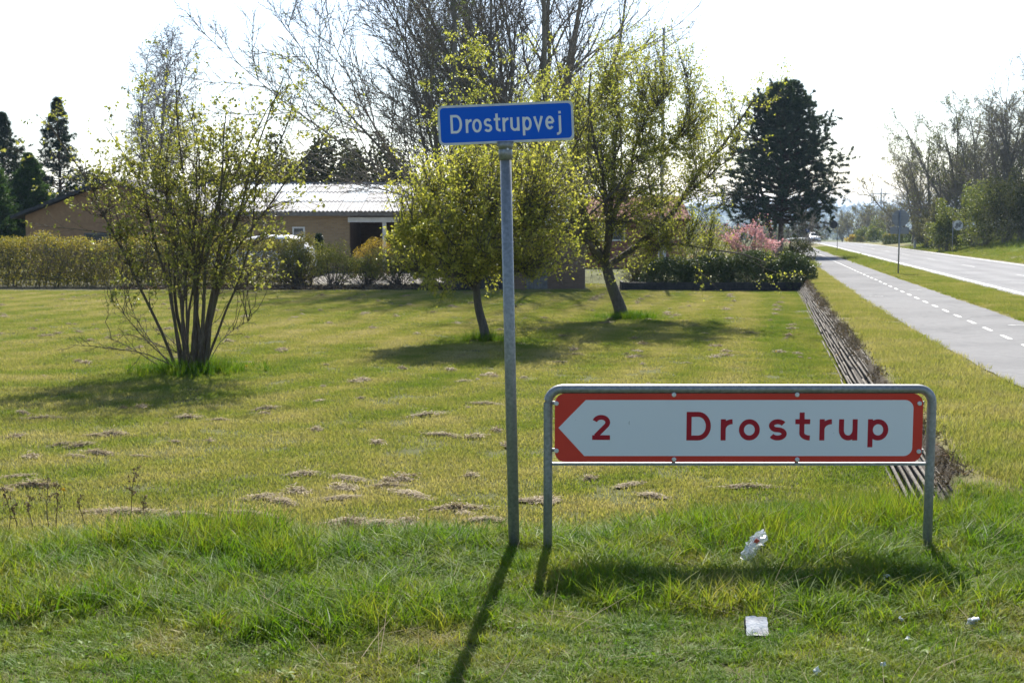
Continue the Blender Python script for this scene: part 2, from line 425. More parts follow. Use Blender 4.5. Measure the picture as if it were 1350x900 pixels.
M['tar'] = plain('tarred_timber', (0.022, 0.020, 0.018), (0.045, 0.04, 0.036), 7, 0.8)
M['pole'] = bark('weathered_round_pole', (0.05, 0.043, 0.036), (0.20, 0.18, 0.155), 16, (0.08, 0.072, 0.055))
M['dark_soil'] = plain('dark_soil', (0.030, 0.024, 0.018), (0.06, 0.048, 0.036), 10, 0.95, obj=False)
M['steelpylon'] = plain('pylon_steel', (0.25, 0.26, 0.27), None, 1, 0.6, 0.3)
M['polewhite'] = plain('backlit_flagpole_grey', (0.34, 0.34, 0.34), None, 3, 0.4)  # white pole seen against the light, its shade put into this grey
M['carton'] = plain('crumpled_white_carton', (0.72, 0.70, 0.67), (0.52, 0.47, 0.44), 18, 0.7, lo=0.45, hi=0.7)
M['paper'] = plain('white_paper_scrap', (0.72, 0.72, 0.70), (0.60, 0.60, 0.58), 30, 0.8)
M['dandelion'] = plain('dandelion_yellow', (0.80, 0.55, 0.02), None, 30, 0.7)
def bagmat():
    m, nt, out = newmat('clear_plastic_film')
    tc = nt.nodes.new('ShaderNodeTexCoord')
    n = noise(nt, 16, 3, vec=tc.outputs['Object'])
    p = princ(nt, None, (0.62, 0.65, 0.68), 0.22, 0, 0.7)
    tr = nt.nodes.new('ShaderNodeBsdfTransparent')
    mx = nt.nodes.new('ShaderNodeMixShader')
    nt.links.new(ramp(nt, [(0.38, (0.12, 0.12, 0.12)), (0.62, (0.65, 0.65, 0.65))], n.outputs[0]).outputs[0], mx.inputs[0])
    nt.links.new(tr.outputs[0], mx.inputs[1]); nt.links.new(p.outputs[0], mx.inputs[2]); nt.links.new(mx.outputs[0], out.inputs[0])
    return m
M['bag'] = bagmat()
M['bagprint'] = plain('red_print', (0.60, 0.10, 0.06), None, 20, 0.4)
M['hill'] = plain('far_hill_fields', (0.06, 0.075, 0.035), (0.13, 0.14, 0.06), 0.004, 1.0, 0, 0.0, 0, obj=False)
M['woods'] = leafmat('far_wood_canopy', [(0, (0.05, 0.055, 0.035)), (0.5, (0.085, 0.085, 0.05)), (1, (0.12, 0.13, 0.06))], 0.3, 0.8)

# ------------------------------------------------------------------ terrain
XA, XB = 2.45, 0.197                            # the road runs along x = XA + XB*y + t
SL = 0.016325
rngG = np.random.default_rng(5)
_ph = rngG.uniform(0, 6.28, (10, 2)); _fr = rngG.uniform(0.5, 3.2, (10, 2)) * rngG.choice([-1, 1], (10, 2))

def wob(x, y, amp=1.0):
    s = 0
    for i in range(10): s = s + np.sin(x * _fr[i, 0] + y * _fr[i, 1] + _ph[i, 0]) / 10
    return s * amp

def road_shift(y):
    y = np.asarray(y, float)
    return -0.00008 * np.clip(y - 135, 0, 400) ** 2

def G(x, y):
    x = np.asarray(x, float); y = np.asarray(y, float)
    t = x - XA - XB * y - road_shift(y)
    z = -SL * np.minimum(y, 340) - 0.000045 * np.clip(y - 135, 0, 205) ** 2
    # valley and the far side
    z = z - 20 * sstep(330, 1000, y) + 34 * sstep(1500, 4600, y) + 5 * sstep(1200, 4500, y) * np.sin(x * 0.0016 + y * 0.0007) 
    # lawn lies lower than the verge
    side = 1 - sstep(-1.24, -1.06, t)
    bank = sstep(6.9, 8.7, y) * (1 - 0.75 * sstep(46.5, 53, y))
    soft = 1 - sstep(-2.6, -0.4, t)             # past the near end of the pole wall the bank fades out softly
    k = sstep(8.2, 8.8, y)
    z = z - 0.35 * bank * (side * k + soft * (1 - k)) * (1 - sstep(45, 60, y) * (t > -6))
    # embankment right of the road
    emb = sstep(62, 85, y) * (1 - sstep(150, 190, y))
    z = z + 1.5 * emb * sstep(12.3, 18, t) + 0.25 * sstep(11.2, 13, t) * sstep(40, 70, y) * (1 - sstep(150, 190, y))
    rough = (1 - sstep(-1.2, -0.6, t)) + sstep(11.5, 13, t)
    z = z + 0.016 * wob(x, y) * rough * (y < 400) + 0.03 * wob(x * 0.3 + 5, y * 0.3) * rough * (y < 400)
    # small hummocks at the foot of the signs
    z = z + 0.03 * wob(x * 1.7, y * 1.7) * (1 - sstep(8, 10, y))
    return z

def gz(x, y): return float(G(x, y))

def make_ground():
    ys = np.concatenate([np.arange(-30, 2.5, 1.5), np.arange(2.5, 12, 0.12), np.arange(12, 60, 0.4), np.arange(60, 130, 2.0), np.arange(130, 360, 5.0), 360 * 1.06 ** np.arange(0, 54)])
    ta = np.concatenate([-46 * 1.18 ** np.arange(32, 0, -1), np.arange(-46, -14, 0.8), np.arange(-14, -2.0, 0.15), [-1.9, -1.75, -1.6, -1.45, -1.35, -1.3, -1.24, -1.2, -1.15, -1.1, -1.06, -1.0, -0.9],
                         np.arange(-0.75, 13, 0.25), np.arange(13, 60, 0.8), 60 * 1.18 ** np.arange(0, 30)])
    Yg, T = np.meshgrid(ys, ta, indexing='ij')
    X = XA + XB * Yg + road_shift(Yg) + T
    Z = G(X, Yg)
    Z = Z - 0.03 * ((T > 0.35) & (T < 2.05) & (Yg < 150)) - 0.03 * ((T > 4.3) & (T < 10.3) & (Yg < 345))
    ny, nx = X.shape
    i = np.arange(ny - 1)[:, None]; j = np.arange(nx - 1)[None]
    q = np.stack([i * nx + j, i * nx + j + 1, (i + 1) * nx + j + 1, (i + 1) * nx + j], -1).reshape(-1, 4)
    mb = MB(); mb.add(np.stack([X, Yg, Z], -1), q)
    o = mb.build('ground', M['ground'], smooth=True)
    # colour zones: turf / dry verge / soil under shrubs / painted shade behind the hedge / gravel yard / far fields
    c = np.zeros((ny, nx, 4), np.float32); c[..., 3] = 1
    def put(mask, col):
        mk = np.asarray(mask, float)[..., None]
        c[..., :3] = c[..., :3] * (1 - mk) + np.array(col) * mk
    c[..., :3] = (0.085, 0.092, 0.028)
    put(sstep(-1.2, -0.9, T) * (T < 13), (0.15, 0.135, 0.05))
    put((np.abs(T + 1.15) < 0.14) & (Yg > 9) & (Yg < 46), (0.045, 0.035, 0.025))
    put(sstep(44.6, 45.4, Yg) * (1 - sstep(47.8, 48.6, Yg)) * (X < -1.5), (0.075, 0.055, 0.035))
    put(sstep(44.6, 45.4, Yg) * (1 - sstep(52, 53, Yg)) * (X < -9.5), (0.05, 0.05, 0.028))  # hedge shadow painted into the ground as a dark zone
    put(sstep(48.0, 49, Yg) * (1 - sstep(57, 60, Yg)) * (X < 2) * (X > -9.3), (0.24, 0.225, 0.205))
    put(sstep(44.4, 44.9, Yg) * (1 - sstep(47, 48, Yg)) * (X > 3.6) * (T < -1.2), (0.05, 0.04, 0.03))
    put(sstep(12, 14, T) * (Yg > 55) * (Yg < 200), (0.10, 0.16, 0.025))
    put(sstep(300, 600, Yg), (0.085, 0.10, 0.045))
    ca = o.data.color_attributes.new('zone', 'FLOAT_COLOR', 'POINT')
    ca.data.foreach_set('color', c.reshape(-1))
    return tag(o, 'mown lawn, rough verge and fields beyond', kind='structure')
make_ground()

def strip(name, m, t0, t1, y0, y1, lift, dy=1.0, nt_=8, parent=None, jitter=0.0):
    ys = np.arange(y0, y1 + dy * 0.5, dy)
    s = np.linspace(0, 1, nt_)
    a = np.array([t0(y) if callable(t0) else t0 for y in ys]); b = np.array([t1(y) if callable(t1) else t1 for y in ys])
    if jitter:
        r = np.random.default_rng(3)
        a = a + r.normal(0, jitter, len(ys)); b = b + r.normal(0, jitter, len(ys))
    T = a[:, None] + (b - a)[:, None] * s[None]
    Yg = np.repeat(ys[:, None], nt_, 1)
    X = XA + XB * Yg + road_shift(Yg) + T
    Z = G(X, Yg) + lift
    n = len(ys)
    i = np.arange(n - 1)[:, None]; j = np.arange(nt_ - 1)[None]
    q = np.stack([i * nt_ + j, i * nt_ + j + 1, (i + 1) * nt_ + j + 1, (i + 1) * nt_ + j], -1).reshape(-1, 4)
    return MB().add(np.stack([X, Yg, Z], -1), q).build(name, m, parent, True)

pathL = lambda y: 1.7 * math.exp(-y / 10) - 0.05
pathR = lambda y: 2.1 + 0.7 * math.exp(-y / 30)
cycle_path = tag(strip('cycle_path', M['path'], pathL, pathR, 1.0, 138, 0.008, 0.5, 8, jitter=0.018), 'grey asphalt cycle path with dashed centre line', kind='structure')
road = tag(strip('road', M['road'], 4.2, 10.45, -10, 340, 0.008, 1.0, 14, jitter=0.01), 'pale grey asphalt road with white edge lines', kind='structure')
y = 10.0; k = 0
while y < 132:                                  # short centre dashes of the cycle path
    strip('centre_dash', M['paintwhite'], lambda q: 1.28 + 0.3 * math.exp(-q / 30) - 0.03, lambda q: 1.28 + 0.3 * math.exp(-q / 30) + 0.035, y, y + 0.72, 0.0125, 0.26, 2, cycle_path)
    y += 1.71
for (ya, ta, tb) in ((23.2, 1.95, 2.35), (33.4, 0.25, 0.6), (37.0, 1.65, 2.05)):
    strip('cross_mark', M['paintworn'], ta, tb, ya, ya + 0.12, 0.0125, 0.06, 3, cycle_path)
strip('edge_line', M['paintwhite'], 4.42, 4.58, -10, 340, 0.0125, 1.0, 2, road)
strip('edge_line', M['paintwhite'], 10.05, 10.17, -10, 340, 0.0125, 1.0, 2, road)
for y in np.arange(32, 340, 14.0):
    strip('lane_dash', M['paintworn'], 7.2, 7.3, y, y + 3.6, 0.0125, 1.0, 2, road)

# ------------------------------------------------------------------ stroke lettering
def arc(cx, cy, rx, ry, a0, a1, n=16):
    a = np.radians(np.linspace(a0, a1, n))
    return [(cx + rx * math.cos(t), cy + ry * math.sin(t)) for t in a]

def glyph(ch, w, s, x=0.74, d=0.22):
    h = s / 2
    if ch == 'D':
        c = w * 0.48
        return [[(h, 0), (h, 1)], [(s * 0.8, 1 - h), (c, 1 - h)] + arc(c, 0.5, w - h - c, 0.5 - h, 90, -90, 20)[1:] + [(s * 0.8, h)]]
    if ch == 'r':
        return [[(h, 0), (h, x)], arc(w, x * 0.52, w - h, x - h - x * 0.52, 175, 90, 12)]
    if ch == 'o':
        return [arc(w / 2, x / 2, w / 2 - h, x / 2 - h, 0, 360, 33)]
    if ch == 's':
        ry = (x - s) / 4; rx = w / 2 - h
        return [arc(w / 2, x - h - ry, rx * 0.95, ry, 25, 265, 18) + arc(w / 2, h + ry, rx, ry, 85, -155, 18)]
    if ch == 't':
        c = w * 0.45
        return [[(c, 0.98), (c, s * 1.5)] + arc(w, s * 1.5, w - c, s, 180, 270, 10)[1:], [(0, x - h), (w, x - h)]]
    if ch == 'u':
        ry = w * 0.42
        return [[(h, x), (h, h + ry)] + arc(w / 2, h + ry, w / 2 - h, ry, 180, 360, 18)[1:], [(w - h, 0), (w - h, x)]]
    if ch == 'p':
        return [[(h, -d), (h, x)], arc(w / 2, x / 2, w / 2 - h, x / 2 - h, 0, 360, 33)]
    if ch == 'v':
        return [[(h * 0.9, x), (w / 2, h * 0.8), (w - h * 0.9, x)]]
    if ch == 'e':
        return [[(h, x * 0.52), (w - h, x * 0.52)], arc(w / 2, x / 2, w / 2 - h, x / 2 - h, 2, 318, 28)]
    if ch == 'j':
        r = w * 0.42
        return [[(w - h, x), (w - h, -d + r)] + arc(w - h - r, -d + r, r, r - h * 0.2, 0, -100, 10)[1:], [(w - h, x + 0.10), (w - h, x + 0.10 + s)]]
    if ch == '2':
        ry = 0.30 - h
        return [arc(w / 2, 1 - 0.30, w / 2 - h, ry, 165, -35, 18) + [(s * 0.75, s * 0.8)], [(0, h), (w, h)]]

def ribbon(mb, pts, wid, yv):
    p = np.asarray(pts, float)
    closed = np.linalg.norm(p[0] - p[-1]) < 1e-6
    tg = np.gradient(p, axis=0)
    if closed: tg[0] = tg[-1] = p[1] - p[-2]
    seg = np.diff(p, axis=0); seg /= np.linalg.norm(seg, axis=1, keepdims=True) + 1e-9
    nrm = np.column_stack([-tg[:, 1], tg[:, 0]]); nrm /= np.linalg.norm(nrm, axis=1, keepdims=True) + 1e-9
    for i in range(len(p)):                     # mitre
        s = seg[min(i, len(seg) - 1)] if not 0 < i < len(p) - 1 else None
        if s is not None and not closed: nrm[i] = (-s[1], s[0])
        elif 0 < i < len(p) - 1:
            n1 = np.array([-seg[i - 1][1], seg[i - 1][0]]); n2 = np.array([-seg[i][1], seg[i][0]])
            b = n1 + n2; b /= np.linalg.norm(b) + 1e-9
            nrm[i] = b / max(0.35, float(b @ n1))
    L = p + nrm * wid / 2; R = p - nrm * wid / 2
    n = len(p)
    v = np.concatenate([np.column_stack([L[:, 0], np.full(n, yv), L[:, 1]]), np.column_stack([R[:, 0], np.full(n, yv), R[:, 1]])])
    q = [(i, i + n, i + n + 1, i + 1) for i in range(n - 1)]
    mb.add(v, q)

def lettering(mb, spec, base, cap, stroke, yv, xh=0.74, d=0.22):
    """spec: (char, x0, x1) in metres"""
    for ch, x0, x1 in spec:
        w = (x1 - x0) / cap
        for k, st in enumerate(glyph(ch, w, stroke / cap, xh, d)):
            pts = [(x0 + a * cap, base + b * cap) for a, b in st]
            ribbon(mb, pts, stroke, yv - 0.0002 * k)

def rrect(x0, x1, z0, z1, r, n=7):
    o = []
    for cx, cz, a in ((x1 - r, z0 + r, -90), (x1 - r, z1 - r, 0), (x0 + r, z1 - r, 90), (x0 + r, z0 + r, 180)):
        o += arc(cx, cz, r, r, a, a + 90, n)
    return o

# ------------------------------------------------------------------ street name sign
SP = 1 / 250.0                                   # metres per photo pixel at the signs
YP = 6.86
pb = at(678, 728, YP)
tilt = math.radians(-1.25)
base_z = gz(pb[0], YP)
ss = thing('street_name_sign', (pb[0], YP, base_z), 'blue street name plate reading Drostrupvej on a tall round steel post', 'street sign', rot=(0, tilt, 0))
top = at(666, 189.5, YP)
PH = float(top[2] - base_z)
MB().tube([(0, 0, -0.25), (0, 0, PH * 0.5), (0, 0, PH)], 0.0302, 20).build('post', M['galv'], ss, True)
sl = MB().tube([(0, 0, PH - 0.085), (0, 0, PH - 0.008)], 0.0365, 20)
sl.tube([(0, 0, PH - 0.03), (0, 0, PH + 0.012)], [0.0365, 0.046], 20)
sl = sl.build('sleeve', M['galv'], ss, True)
MB().tube([(0.012, -0.034, PH - 0.03), (0.012, -0.0405, PH - 0.03)], 0.006, 8).build('screw', M['bolt'], sl)
pn = bpy.data.objects.new('name_plate', MB().prism(rrect(-0.356, 0.356, 0.0, 0.205, 0.028), -0.013, 0.013).mesh('name_plate', M['alu'])); COL.objects.link(pn)
pn.parent = ss; pn.location = (0.008, 0, PH + 0.004); pn.rotation_euler = (0, math.radians(-1.3), math.radians(2))
MB().prism(rrect(-0.344, 0.344, 0.012, 0.193, 0.020), -0.0138, -0.0128).build('blue_field', M['blue'], pn)
mb = MB()
k = 1 / 5 * SP
lettering(mb, [(c, (a - 540) * k, (b - 540) * k) for c, a, b in (('D', 176, 252), ('r', 275, 315), ('o', 318, 380), ('s', 394, 448), ('t', 461, 503), ('r', 517, 557), ('u', 568, 628), ('p', 648, 708), ('v', 720, 783), ('e', 798, 857), ('j', 856, 902))],
          0.0595, 0.096, 0.0128, -0.0150, 0.74, 0.26)
mb.build('lettering', M['letterwhite'], pn)

# ------------------------------------------------------------------ direction sign in its tube frame
YF = 6.80
L0 = at(722, 737, YF); R0 = at(1222, 727, YF)
fx0, fx1 = float(L0[0]), float(R0[0])
ftop = float(at(972, 506.5, YF)[2])
zb = min(gz(fx0, YF), gz(fx1, YF))
ds = thing('direction_sign', ((fx0 + fx1) / 2, YF, zb), 'red and white arrow sign reading 2 Drostrup in a low grey tube frame', 'road sign')
hw = (fx1 - fx0) / 2; hz = ftop - zb - 0.024; rc = 0.075
pts = [(-hw, 0, -0.25), (-hw, 0, hz * 0.5), (-hw, 0, hz - rc)] + [(-hw + rc - rc * math.cos(a), 0, hz - rc + rc * math.sin(a)) for a in np.linspace(0.2, math.pi / 2, 7)]
pts += [(0, 0, hz)] + [(hw - rc + rc * math.sin(a), 0, hz - rc + rc * math.cos(a)) for a in np.linspace(0, math.pi / 2 - 0.2, 7)] + [(hw, 0, hz - rc), (hw, 0, hz * 0.5), (hw, 0, -0.25)]
MB().tube(pts, 0.0242, 18).build('tube_frame', M['galv'], ds, True)
def fpx(px, py):                                 # sign plane coordinates (local to the frame) from photo pixels
    p = at(px, py, YF); return float(p[0] - (fx0 + fx1) / 2), float(p[2] - zb)
zx = fpx(972, 611)[1]
MB().box(-hw + 0.022, hw - 0.022, -0.012, 0.012, zx - 0.0075, zx + 0.0075).build('crossbar', M['galv'], ds)
x0, z1 = fpx(731.5, 518); x1, z0 = fpx(1213.5, 608)
panel = MB().prism(rrect(x0, x1, z0, z1, 0.056), -0.016, -0.004).build('arrow_plate', M['red'], ds)
a1 = fpx(772, 526.5); a2 = fpx(736, 563); a3 = fpx(770, 600); a4 = fpx(1201, 600)
rr = 0.045
ol = [a2, (a3[0], a3[1])] + arc(a4[0] - rr, a4[1] + rr, rr, rr, -90, 0, 7) + arc(a4[0] - rr, a1[1] - rr, rr, rr, 0, 90, 7) + [a1]
MB().prism(ol, -0.0168, -0.0158).build('white_arrow_field', M['whiteplate'], panel)
mb = MB()
bz = fpx(920, 579.5)[1]; cap = fpx(920, 542)[1] - bz
lettering(mb, [(c, fpx(a, 560)[0], fpx(b, 560)[0]) for c, a, b in (('D', 904.5, 936.5), ('r', 949.5, 965), ('o', 973.5, 1001), ('s', 1012.5, 1036.5), ('t', 1047.5, 1067), ('r', 1079.5, 1095.5), ('u', 1105, 1129.5), ('p', 1143, 1170))],
          bz, cap, 0.0268, -0.0176, 0.745, 0.24)
mb.build('lettering', M['darkred'], panel)
mb = MB()
bz2 = fpx(792, 578.8)[1]
lettering(mb, [('2', fpx(780.5, 560)[0], fpx(804, 560)[0])], bz2, fpx(792, 546)[1] - bz2, 0.0255, -0.0176)
mb.build('numeral', M['darkred'], panel)
for px, py, dx, dz in ((888, 519.5, 0, 1), (1050, 519.5, 0, 1), (888, 604.5, 0, -1), (1050, 604.5, 0, -1), (733.5, 531, -1, 0), (733.5, 593, -1, 0), (1211, 531, 1, 0), (1210, 594, 1, 0)):
    cx, cz = fpx(px, py)
    cl = MB()
    if dz: cl.box(cx - 0.009, cx + 0.009, -0.003, 0.010, min(cz - 0.012 * dz, cz + 0.030 * dz), max(cz - 0.012 * dz, cz + 0.030 * dz))
    else: cl.box(min(cx - 0.012 * dx, cx + 0.03 * dx), max(cx - 0.012 * dx, cx + 0.03 * dx), -0.003, 0.010, cz - 0.009, cz + 0.009)
    cl = cl.build('clip', M['galv'], ds)
    MB().tube([(cx, -0.016, cz), (cx, -0.0205, cz), (cx, -0.0235, cz)], [0.0125, 0.0125, 0.009], 12).build('bolt', M['bolt'], cl)

# ------------------------------------------------------------------ branch machinery
UP = np.array([0, 0, 1.0])
def norm(a): return a / (np.linalg.norm(a, axis=-1, keepdims=True) + 1e-9)

def grow(rng, S, D, L, n, wander=0.12, trop=0.05, gravity=None):
    B = len(S); P = np.zeros((B, n, 3)); P[:, 0] = S; d = norm(D.copy()); st = (L / (n - 1))[:, None]
    tr = np.broadcast_to(np.asarray(trop, float).reshape(-1, 1) if np.ndim(trop) else np.full((1, 1), trop), (B, 1))
    for i in range(1, n):
        d = norm(d + rng.normal(0, wander, (B, 3)) + tr * UP)
        P[:, i] = P[:, i - 1] + d * st
    return P

def sample(P, t):                                # P (B,n,3), t (B,k) -> pos, tangent
    B, n, _ = P.shape
    f = np.clip(t, 0, 0.9999) * (n - 1); i = f.astype(int); fr = (f - i)[..., None]
    b = np.arange(B)[:, None]
    a, c = P[b, i], P[b, i + 1]
    return a + (c - a) * fr, norm(c - a)

def children(rng, P, R, L, k, t0=0.25, t1=0.98, ang=(35, 65), ratio=(0.35, 0.6), taper=0.5, rr=0.55, n=6, wander=0.14, trop=0.05, rmin=0.003, flat=0.0):
    B = len(P)
    t = (np.arange(k)[None] + rng.uniform(0, 1, (B, k))) / k * (t1 - t0) + t0
    pos, tan = sample(P, t)
    rad, _ = sample(np.repeat(R[..., None], 3, -1), t); rad = rad[..., 0]
    az = rng.uniform(0, 6.28, (B, 1)) + np.arange(k)[None] * 2.4 + rng.normal(0, 0.4, (B, k))
    th = np.radians(rng.uniform(ang[0], ang[1], (B, k)))
    ref = np.where(np.abs(tan[..., 2:3]) > 0.9, np.array([1.0, 0, 0]), UP)
    u = norm(np.cross(tan, ref)); v = np.cross(tan, u)
    d = tan * np.cos(th)[..., None] + np.sin(th)[..., None] * (np.cos(az)[..., None] * u + np.sin(az)[..., None] * v)
    d[..., 2] *= (1 - flat)
    ln = L[:, None] * rng.uniform(ratio[0], ratio[1], (B, k)) * (1 - taper * (t - t0) / (t1 - t0 + 1e-6))
    S = pos.reshape(-1, 3); D = norm(d.reshape(-1, 3)); LL = ln.reshape(-1)
    Pc = grow(rng, S, D, LL, n, wander, trop)
    r0 = np.maximum(rad.reshape(-1) * rr, rmin)
    Rc = r0[:, None] * np.linspace(1, 0.35, n)[None]
    return Pc, np.maximum(Rc, rmin * 0.6), LL

def leaf_cards(mb, rng, C, size, aspect=0.62, upbias=0.3, fold=0.25, jit=0.35, rnd=None):
    """folded two-triangle leaves at centres C"""
    n = len(C)
    if n == 0: return
    nrm = norm(rng.normal(0, 1, (n, 3)) + upbias * UP)
    a = norm(np.cross(nrm, rng.normal(0, 1, (n, 3)))); b = np.cross(nrm, a)
    s = (size * (1 + jit * rng.uniform(-1, 1, n)))[:, None]
    base = C - a * s * 0.5; tip = C + a * s * 0.5
    l = C + b * s * aspect * 0.5 + nrm * s * fold * 0.4; r = C - b * s * aspect * 0.5 + nrm * s * fold * 0.4
    V = np.stack([base, l, tip, r], 1).reshape(-1, 3)
    i = np.arange(n)[:, None] * 4
    F = np.concatenate([i + [0, 1, 2], i + [0, 2, 3]], 1).reshape(-1, 3)
    rr = rng.uniform(0, 1, n) if rnd is None else rnd
    mb.add(V, F, np.repeat(rr, 4))

def on_twigs(rng, P, n, t0=0.1, spread=0.03):
    b = rng.integers(0, len(P), n); t = rng.uniform(t0, 1, n) ** 0.8
    pos, _ = sample(P[b], t[:, None])
    return pos[:, 0] + rng.normal(0, spread, (n, 3))

def fill_crown(rng, src, n, cen, rad, k=7, up=0.25, shell=0.3, lump=0.15, seed=0, zmin=None, bottom=0.0):
    """twigs that reach from the nearest limb to points spread through a crown volume"""
    u = norm(rng.normal(0, 1, (n, 3)))
    lum = 1 + lump * (np.sin(u[:, 0] * 5 + seed) * np.cos(u[:, 1] * 4 + seed * 2) + np.sin(u[:, 2] * 6 + u[:, 0] * 4 + seed))
    q = u * ((shell + (1 - shell) * rng.uniform(0, 1, n) ** 0.5) * lum)[:, None] * np.asarray(rad) + np.asarray(cen)
    if zmin is not None: q[:, 2] = np.where(q[:, 2] < zmin, zmin + rng.uniform(0, 0.5, n), q[:, 2])
    base = src.reshape(-1, 3)
    out = np.zeros((n, k, 3)); f = np.linspace(0, 1, k)[None, :, None]
    for i0 in range(0, n, 500):
        w = q[i0:i0 + 500]
        tgt = w - np.array([0, 0, 1.0]) * 0.35 * np.linalg.norm(w - np.asarray(cen), axis=1, keepdims=True) * up * 2
        d = ((tgt[:, None] - base[None]) ** 2).sum(-1) + 0.25 * np.maximum(base[None, :, 2] - tgt[:, None, 2], 0) ** 2
        st = base[d.argmin(1)]
        mid = (st + w) / 2 + rng.normal(0, 0.08, st.shape) + np.array([0, 0, -0.12]) * up
        out[i0:i0 + 500] = ((1 - f) ** 2) * st[:, None] + 2 * f * (1 - f) * mid[:, None] + f ** 2 * w[:, None]
    out[:, 1:-1] += rng.normal(0, 0.018, (n, k - 2, 3))
    return out

def needles(mb, rng, C, D, length, n, wid=0.012, spread=0.9, lo=0.0, hi=1.0):
    """tufts of narrow triangles fanning out of C round direction D"""
    k = len(C)
    c = np.repeat(C, n, 0); d = norm(np.repeat(D, n, 0) + rng.normal(0, spread, (k * n, 3)))
    ln = (length * rng.uniform(0.6, 1.2, k * n))[:, None]
    s = norm(np.cross(d, rng.normal(0, 1, (k * n, 3)))) * wid
    V = np.stack([c - s, c + s, c + d * ln], 1).reshape(-1, 3)
    F = np.arange(len(V)).reshape(-1, 3)
    mb.add(V, F, np.repeat(np.repeat(rng.uniform(lo, hi, k), n), 3))

# ------------------------------------------------------------------ trees
def hazel():
    rng = np.random.default_rng(11)
    x, y = -4.69, 18.83; z = gz(x, y)
    t = thing('multi_stem_shrub', (x, y, z), 'tall multi-stemmed shrub with sparse yellow-green leaves alone on the lawn', 'shrub')
    n0 = 19
    az = np.arange(n0) * 2.4 + rng.normal(0, 0.25, n0); rad = 0.20 * np.sqrt(np.linspace(0.02, 1, n0))
    S = np.column_stack([np.cos(az) * rad * 1.15, np.sin(az) * rad * 0.8, np.full(n0, -0.08)])
    lean = np.radians(3 + 15 * np.sqrt(np.linspace(0.0, 1, n0)) * rng.uniform(0.6, 1.1, n0))
    D = np.column_stack([np.cos(az) * np.sin(lean), np.sin(az) * np.sin(lean), np.cos(lean)])
    L = rng.uniform(3.4, 4.6, n0) * (1.03 - 0.25 * lean)
    P0 = grow(rng, S, D, L, 12, 0.07, 0.008)
    P0[:, :, :2] *= (0.95 + 0.5 * np.linspace(0, 1, 12))[None, :, None]
    R0 = rng.uniform(0.016, 0.034, n0)[:, None] * np.linspace(1, 0.16, 12)[None] ** 0.9
    # low suckers bowing outwards
    az2 = rng.uniform(0, 6.28, 9); S2 = np.column_stack([np.cos(az2) * 0.33, np.sin(az2) * 0.25, np.full(9, 0.0)])
    az2[:5] = rng.uniform(2.4, 3.9, 5)
    D2 = np.column_stack([np.cos(az2) * 0.75, np.sin(az2) * 0.6, rng.uniform(0.45, 0.9, 9)])
    L2 = rng.uniform(0.9, 1.9, 9)
    P2 = grow(rng, S2, D2, L2, 12, 0.06, -0.035); R2 = np.full((9, 1), 0.011) * np.linspace(1, 0.3, 12)[None]
    MB().tubes(P0, R0, 8).build('stems', M['bark_hazel'], t, True)
    PA = np.concatenate([P0, P2]); RA = np.concatenate([R0, R2]); LA = np.concatenate([L, L2 * 0.8])
    P1, R1, L1 = children(rng, PA, RA, LA, 9, 0.38, 0.98, (20, 52), (0.20, 0.42), 0.5, 0.5, 8, 0.13, 0.015, 0.0045)
    Pt, Rt, Lt = children(rng, P1, R1, L1, 6, 0.2, 1.0, (25, 65), (0.28, 0.55), 0.4, 0.55, 5, 0.17, 0.0, 0.003)
    br = MB(); br.tubes(P2, R2, 5); br.tubes(P1, R1, 5); br.tubes(Pt, Rt, 3)
    br.build('branches', M['bark_hazel'], t, True)
    Pf = fill_crown(rng, PA[:, 3:], 620, (-0.05, 0, 2.5), (1.65, 1.35, 1.5), 8, 0.4, 0.25, 0.18, 3, 1.25)
    Rf = np.full((620, 1), 0.0062) * np.linspace(1, 0.35, 8)[None]
    Pg, Rg, _ = children(rng, Pf, Rf, np.linalg.norm(Pf[:, -1] - Pf[:, 0], axis=1), 4, 0.35, 1.0, (25, 60), (0.2, 0.45), 0.3, 0.6, 4, 0.17, 0.0, 0.003)
    MB().tubes(Pf, Rf, 4).tubes(Pg, Rg, 3).build('twigs', M['bark_hazel'], t, True)
    lf = MB()
    node = np.concatenate([on_twigs(rng, Pt, 3000, 0.4, 0.012), on_twigs(rng, P1, 400, 0.6, 0.012), on_twigs(rng, Pg, 3600, 0.35, 0.012)])
    node = node[node[:, 2] > 0.85 + 0.5 * rng.uniform(0, 1, len(node))]
    C = np.repeat(node, 3, 0) + rng.normal(0, 0.028, (len(node) * 3, 3))
    leaf_cards(lf, rng, C, 0.045, 0.68, 0.5, 0.25, 0.6)
    lf.build('foliage', M['leaf_hazel'], t)
hazel()

